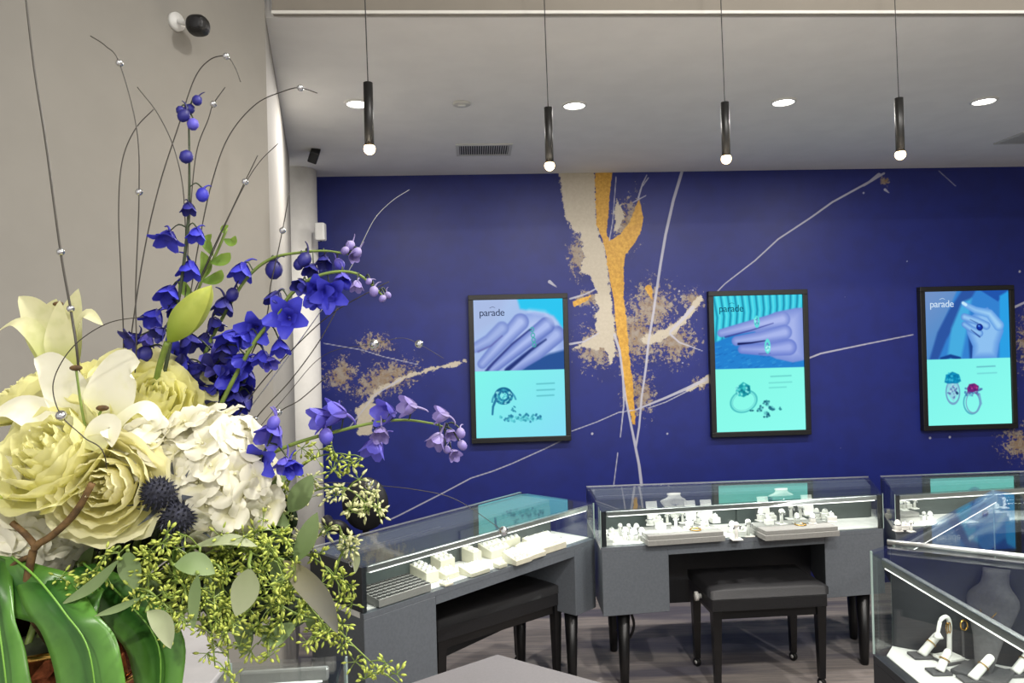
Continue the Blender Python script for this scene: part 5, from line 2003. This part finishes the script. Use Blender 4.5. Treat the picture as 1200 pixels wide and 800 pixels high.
leaf_thing('eucalyptus_leaf', 'upright grey green leaf before the left case end', [([(345, 660), (360, 630), (372, 600)], .016, 'leaf_grey_green', .82, (-.2, -1, .1))], GE, [at(345, 660, .82), at(280, 660, .85), MOUTH])
leaf_thing('eucalyptus_leaf', 'grey green leaf standing right of the hydrangea', [([(338, 600), (352, 580), (366, 556)], .018, 'leaf_grey_green', .86, (.1, -1, .1))], GE, [at(338, 600, .86), at(260, 640, .87), MOUTH])
leaf_thing('eucalyptus_leaf', 'long brown grey blade pointing down at the left case end', [([(332, 656), (352, 676), (378, 706), (396, 742)], .017, 'leaf_brown', .78, (.3, -1, .3))], GE, [at(332, 656, .78), at(260, 650, .84), MOUTH])
leaf_thing('eucalyptus_leaf', 'grey green leaf hanging below the thistles', [([(150, 645), (152, 665), (160, 692)], .016, 'leaf_grey_green', .72, (0, -1, .2))], GE, [at(150, 645, .72), at(140, 650, .8), MOUTH])
leaf_thing('eucalyptus_leaf', 'narrow grey leaf slanting down left onto the glossy leaf', [([(140, 655), (110, 685), (72, 708)], .008, 'leaf_grey_green', .71, (0, -1, .4))], GE, [at(140, 655, .71), at(150, 660, .8), MOUTH])
leaf_thing('eucalyptus_leaf', 'narrow grey leaf lying across the gap of the glossy leaf', [([(166, 700), (140, 712), (110, 722)], .005, 'leaf_grey_green', .70, (0, -1, .4))], GE, [at(166, 700, .70), at(170, 690, .8), MOUTH])
leaf_thing('eucalyptus_leaf', 'green leaf at the bottom between seeds and the case', [([(306, 735), (322, 745), (348, 730)], .016, 'leaf_grey_green', .79, (0, -.8, .6))], GE, [at(306, 735, .79), at(270, 720, .84), MOUTH])
leaf_thing('eucalyptus_leaf', 'slim green leaf pointing straight down left of the pale leaf', [([(232, 672), (228, 700), (226, 740)], .008, 'leaf_grey_green', .72, (.2, -1, .2))], GE, [at(232, 672, .72), at(210, 660, .8), MOUTH])
leaf_thing('eucalyptus_leaf', 'pale grey leaf turned edge on under the hydrangea', [([(226, 640), (268, 632), (302, 640)], .009, 'leaf_pale', .76, (0, -.7, .7))], GE, [at(226, 640, .76), at(200, 650, .8), MOUTH])
leaf_thing('eucalyptus_leaf', 'pale speckled leaf hanging onto the right lobe of the glossy leaf', [([(172, 716), (190, 730), (200, 760)], .013, 'leaf_pale', .69, (.2, -1, .3))], GE, [at(172, 716, .69), at(170, 700, .8), MOUTH])
leaf_thing('eucalyptus_leaf', 'tiny pale leaf on the thin stem above the left case corner', [([(416, 640), (418, 655), (416, 672)], .006, 'leaf_pale', .90, (.1, -1, .1))], GE, W([(416, 640), (400, 650), (380, 690), (330, 680)], .9) + [MOUTH])
leaf_thing('eucalyptus_leaf', 'grey leaf under the arching lilac delphinium', [([(300, 572), (318, 560), (336, 562)], .014, 'leaf_grey_green', .83, (0, -1, .4))], GE, [at(300, 572, .83), at(250, 600, .86), MOUTH])


for i, (a, b, c, w, mm, Y, lab) in enumerate([
    ((262, 662), (250, 690), (244, 716), .016, 'leaf_grey_green', .80, 'grey green leaf half buried in the seeds left of the pale leaf'),
    ((318, 650), (330, 676), (326, 706), .017, 'leaf_grey_green', .83, 'grey green leaf half buried in the seeds right of the pale leaf'),
    ((150, 690), (176, 688), (200, 694), .012, 'leaf_grey_green', .78, 'small grey green leaf above the right lobe of the glossy leaf'),
    ((300, 610), (322, 606), (340, 616), .013, 'leaf_grey_green', .84, 'small grey green leaf directly under the hydrangea edge'),
    ((356, 690), (364, 712), (362, 738), .014, 'leaf_grey_green', .83, 'grey green leaf beside the brown grey blade'),
    ((204, 640), (214, 660), (206, 684), .015, 'leaf_fresh', .79, 'fresh green leaf below the lower thistle'),
    ((270, 720), (286, 744), (284, 770), .014, 'leaf_grey_green', .80, 'grey green leaf hanging beside the white riser'),
    ((110, 640), (100, 662), (112, 684), .013, 'leaf_grey_green', .79, 'grey green leaf in the dark gap below the front rose')]):
    leaf_thing('eucalyptus_leaf', lab, [([a, b, c], w, mm, Y, (random.uniform(-.3, .3), -1, random.uniform(0, .5)))], GE, [at(a[0], a[1], Y), at(a[0] * .6 + 60, a[1] - 10, Y + .04), MOUTH])


def seeded(label, path, Y, n, seed, spread=16, m='bud_green', r=.0012, group='seeded eucalyptus sprigs in the bouquet'):
    """a sprig: a stem with stalked umbels of tiny buds"""
    rng = random.Random(seed)
    S = W(path, Y)
    t = thing('seeded_eucalyptus', label, 'foliage', S[0], group)
    tube('stem', [MOUTH, S[0].lerp(MOUTH, .4) + Vector((0, .03, 0))] + S, .0018, 'stem_green', t, r1=r * .6, n=5, per=6)
    P = spline(S, 10)
    px = Y / FOC
    D, DS = [], []
    n = int(n * 1.4)
    for k in range(n):
        p = P[int((k + .5) / n * (len(P) - 1))]
        a = rng.uniform(0, 2 * PI)
        node = p + Vector((math.cos(a), rng.uniform(-.9, .3), math.sin(a))) * px * spread * rng.uniform(.4, 1.25)
        DS.append(tube_data([p, p.lerp(node, .5) + Vector((0, 0, .002)), node], .0007, .0006, 4, 2))
        for j in range(rng.randint(7, 11)):
            d = Vector((rng.gauss(0, 1), rng.gauss(-.3, 1), rng.gauss(0, 1))).normalized()
            L = px * rng.uniform(7, 11)
            e = node + d * L
            DS.append(tube_data([node, e], .0004, .0005, 3, 1))
            # bud: a pointed capsule along d
            e1 = d.cross(Vector((.3, .8, .5))).normalized()
            e2 = d.cross(e1)
            R = px * rng.uniform(1.35, 1.9)
            v = [e - d * R]
            for h, q in ((0, .8), (R * 1.3, 1.0), (R * 2.6, .75)):
                for i in range(5):
                    th = 2 * PI * i / 5
                    v.append(e + d * h + e1 * (R * q * math.cos(th)) + e2 * (R * q * math.sin(th)))
            v.append(e + d * R * 4.0)
            f = [(0, 1 + (i + 1) % 5, 1 + i) for i in range(5)]
            for b in range(2):
                for i in range(5):
                    j2 = (i + 1) % 5
                    f.append((1 + b * 5 + i, 1 + b * 5 + j2, 6 + b * 5 + j2, 6 + b * 5 + i))
            f += [(11 + i, 11 + (i + 1) % 5, 16) for i in range(5)]
            D.append((v, f))
    v, f = merge(D)
    b = stuff(link_mesh('seed_buds', v, f, m, t))
    v, f = merge(DS)
    stuff(link_mesh('bud_stalks', v, f, 'stem_green', t, smooth=False))
    return t


seeded('seeded sprig highest at right, before the column foot', [(320, 590), (345, 555), (372, 535), (404, 532), (416, 545)], .90, 10, 1, 14)
seeded('seeded sprig reaching right over the black chair', [(320, 600), (360, 578), (398, 570), (425, 585), (432, 602)], .89, 15, 2, 18, 'bud_pale')
seeded('thin seeded sprig dangling over the left case glass', [(350, 640), (395, 615), (398, 640), (404, 655)], .90, 6, 3, 12, 'bud_pale')
seeded('bright seeded sprig right of the pale hanging leaf', [(262, 640), (300, 650), (330, 662), (350, 690)], .78, 14, 4, 20)
seeded('long seeded sprig trailing to the bottom over the left case end', [(300, 700), (350, 720), (385, 728), (410, 752), (440, 780), (466, 800)], .82, 14, 5, 18)
seeded('seeded sprig hanging straight down beside the white riser', [(250, 660), (262, 700), (266, 740), (268, 785)], .77, 14, 6, 20)
seeded('seeded sprig falling left of the pale hanging leaf', [(232, 640), (226, 676), (250, 714), (256, 745)], .75, 13, 7, 20)
seeded('seeded sprig just below the dark thistles', [(196, 630), (180, 648), (172, 662), (180, 668)], .73, 9, 8, 14)
seeded('seeded sprig falling over the right lobe of the glossy leaf', [(166, 690), (190, 706), (206, 720), (222, 728)], .72, 10, 9, 18)
seeded('seeded sprig at the left, dark under the twig', [(140, 640), (110, 668), (86, 684), (74, 690)], .73, 9, 10, 14)
seeded('seeded sprig crowding under the white hydrangea', [(240, 625), (275, 640), (310, 632), (340, 615)], .80, 14, 11, 20)
seeded('seeded sprig in the thick middle of the greenery', [(280, 650), (310, 690), (318, 730), (302, 755)], .79, 16, 12, 22)
seeded('seeded sprig beside the brown grey blade', [(340, 650), (376, 660), (400, 690), (404, 710)], .84, 9, 13, 15)
seeded('seeded sprig low at the case edge', [(330, 700), (360, 710), (380, 735), (366, 748)], .80, 9, 14, 16)
seeded('seeded sprig left of centre between leaf and riser', [(206, 680), (222, 700), (244, 720), (252, 780)], .74, 12, 15, 18)

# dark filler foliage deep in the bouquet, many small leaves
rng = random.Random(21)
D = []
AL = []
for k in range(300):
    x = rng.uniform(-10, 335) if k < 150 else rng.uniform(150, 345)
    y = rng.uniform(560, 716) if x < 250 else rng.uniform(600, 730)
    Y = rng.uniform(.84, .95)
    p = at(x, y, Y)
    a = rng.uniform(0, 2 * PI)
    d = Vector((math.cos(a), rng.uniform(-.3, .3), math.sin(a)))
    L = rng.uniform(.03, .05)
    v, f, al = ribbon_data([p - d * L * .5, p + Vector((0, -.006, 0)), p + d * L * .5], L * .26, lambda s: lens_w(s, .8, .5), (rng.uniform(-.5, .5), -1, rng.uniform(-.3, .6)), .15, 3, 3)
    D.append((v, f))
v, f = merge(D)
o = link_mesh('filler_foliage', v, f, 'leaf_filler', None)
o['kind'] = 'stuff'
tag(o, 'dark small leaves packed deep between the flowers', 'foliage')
# crossing stems that hold the filler
# --- monstera leaves
def strip(name, left, right, Y, bulge, m, parent, seed=0, nw=10):
    """a blade between two edges, arched toward the viewer across its width"""
    A_, B_ = spline(W(left, Y), 7), spline(W(right, Y), 7)
    n = min(len(A_), len(B_))
    v, f, al = [], [], []
    for i in range(n):
        a, b = A_[i * (len(A_) - 1) // (n - 1)], B_[i * (len(B_) - 1) // (n - 1)]
        for k in range(nw + 1):
            q = k / nw
            p = a.lerp(b, q)
            h = math.sin(PI * q) * bulge * min(1.0, (b - a).length / .05)
            crease = -.5 * bulge * math.exp(-((q - .5) / .06) ** 2)
            v.append(p + Vector((0, -.9, .45)) * (h + crease + .0012 * math.sin(i * .9 + seed + 5 * q)))
            al.append(abs(q - .5) * 2 * .6 + .4 * i / n)
    M = nw + 1
    for i in range(n - 1):
        for k in range(nw):
            f.append((i * M + k, i * M + k + 1, (i + 1) * M + k + 1, (i + 1) * M + k))
    o = link_mesh(name, v, f, m, parent, along=al)
    so = o.modifiers.new('thickness', 'SOLIDIFY')
    so.thickness = .0012
    return o


def monstera(label, lobes, ribs, stalk, Y):
    t = thing('monstera_leaf', label, 'leaf', W([lobes[0][0][0]], Y)[0], 'glossy split leaves at the vase')
    for i, (l, r, b) in enumerate(lobes):
        strip('leaf_lobe', l, r, Y, b, 'monstera', t, i)
    for pts in ribs:
        tube('leaf_rib', W(pts, Y), .0013, 'monstera_rib', t, r1=.0006, n=5)
    tube('leaf_stalk', W(stalk, Y) + [MOUTH], .003, 'stem_green', t, n=6)
    return t


monstera('largest glossy split leaf drooping in front of the copper vase',
         [([(-34, 648, .745), (10, 652, .74), (56, 664, .735), (92, 674, .735), (122, 690, .73)], [(-34, 740, .72), (6, 724, .715), (34, 728, .715), (70, 738, .715), (112, 730, .715)], .004),
          ([(-30, 640, .74), (-24, 690, .72), (-26, 760, .70), (-20, 850, .69)], [(16, 660, .74), (16, 712, .71), (32, 772, .70), (48, 850, .69)], .004),
          ([(8, 664, .74), (32, 716, .71), (58, 760, .70), (74, 850, .69)], [(84, 676, .74), (112, 716, .71), (140, 758, .70), (152, 850, .69)], .005)],
         [[(14, 652, .735), (44, 678, .702), (76, 718, .687), (104, 762, .677), (116, 850, .672)], [(-10, 680, .71), (-2, 730, .692), (6, 790, .682), (12, 850, .68)]],
         [(10, 656, .75), (24, 660, .82)], .72)
monstera('darker glossy leaf lobe right of the copper vase gap',
         [([(84, 668, .78), (118, 724, .76), (152, 770, .75), (164, 850, .74)], [(112, 660, .78), (168, 690, .76), (216, 750, .75), (206, 850, .74)], .005)],
         [[(98, 660, .77), (146, 702, .75), (186, 758, .735), (184, 850, .73)]],
         [(98, 660, .785), (80, 668, .84)], .75)


# --- thin wires strung with silver beads
def wire(label, pts, Y, beads=(), r=.0009, m='wire_dark', bead_r=.0042):
    S = W(pts, Y)
    t = thing('beaded_wire' if beads else 'curved_wire', label, 'wire', S[0], 'thin wires standing in the bouquet')
    tube('wire', [MOUTH + Vector((0, .02, 0)), S[0].lerp(MOUTH, .45) + Vector((0, .04, 0))] + S, r, m, t, r1=r * .7, n=5, per=8)
    for b in beads:
        x, y = b[:2]
        br = b[2] if len(b) > 2 else bead_r
        path = spline(S, 16)
        tgt = ray(x, y).normalized()
        p = min(path, key=lambda q: ((q - EYE).normalized() - tgt).length)
        ball('bead', p, br, 'silver', t, 12, 8)
    return t


wire('thickest dark wire, straight and leaning left past the upright lily', [(92, 432), (84, 370), (71, 295), (54, 170), (40, 80), (29, -12)], .80, [(79, 362, .004), (71, 294, .0042)], .0016)
wire('wire curling to the left with two silver beads, left of the tall delphinium', [(158, 440), (159, 340), (163, 225), (160, 150), (140, 74), (124, 54), (106, 42)], .86, [(163, 225), (140, 74)])
wire('wire bending right at its tip near the crossing of two wires', [(144, 430), (142, 330), (139, 250), (143, 190), (158, 152), (180, 128)], .88)
wire('short wire bowing over the tall delphinium from the left', [(212, 330), (216, 240), (206, 180), (186, 135), (161, 102)], .89)
wire('tall wire looping over at the top with one bead, near the big security camera', [(150, 420), (168, 300), (186, 220), (210, 145), (228, 92), (246, 70), (265, 66), (275, 78), (282, 96)], .90, [(265, 67)])
wire('long wire arching right across the grey wall with one bead', [(212, 400), (232, 290), (248, 215), (268, 160), (300, 122), (335, 106), (352, 103), (372, 109)], .93, [(352, 103)])
wire('slim wire with one bead between two tall arching wires', [(212, 380), (222, 260), (230, 180), (244, 140), (250, 122), (264, 102)], .95, [(250, 122)])
wire('straight wire leaning right with one bead, before the grey wall', [(214, 380), (246, 300), (272, 245), (287, 213), (302, 182)], .92, [(287, 213)])
wire('faint wire running beside the beaded leaning wire to the column top', [(224, 360), (252, 290), (284, 222), (304, 190), (326, 168)], .95, (), .0007)
wire('upright wire with one bead left of the white column', [(302, 400), (318, 330), (331, 270), (339, 226)], .93, [(331, 270)])
wire('pale wire curving right from the arching spray onto the mural', [(400, 330), (424, 285), (440, 255), (460, 235), (480, 222)], .97, (), .0008, 'silver')
wire('dark wire crossing the column toward the mural', [(256, 520), (300, 456), (342, 410), (388, 368), (440, 338), (456, 330)], .93, (), .0009)
wire('dark wire crossing the column, steeper, with one small bead', [(268, 540), (300, 490), (340, 446), (374, 400), (396, 360)], .90, [(300, 488, .0026)], .0009)
wire('low dark wire crossing the column toward the bead at its foot', [(280, 556), (320, 490), (352, 468), (384, 440)], .92, [(326, 483, .0042)], .0009)
wire('wire looping in front of the white lily, hung with a bright bead', [(124, 540), (98, 512), (72, 487), (62, 456), (70, 428), (92, 400), (128, 378), (168, 371)], .735, [(72, 487, .0055)], .0007)
wire('low wire arching right over the left case with one bead', [(330, 580), (380, 566), (433, 568), (490, 574), (536, 586), (590, 622)], .93, [(433, 575, .006), (590, 620, .006)], .0006, 'wire_dark')
wire('thin wire with two silver beads before the gold mural patch', [(330, 470), (380, 416), (438, 403), (470, 396), (491, 403), (520, 420)], .99, [(438, 403, .0068), (491, 403, .0056)], .0005)
wire('hair thin wire with one bead above the left case corner', [(330, 650), (372, 626), (413, 660)], .92, [(413, 660, .0045)], .0005)
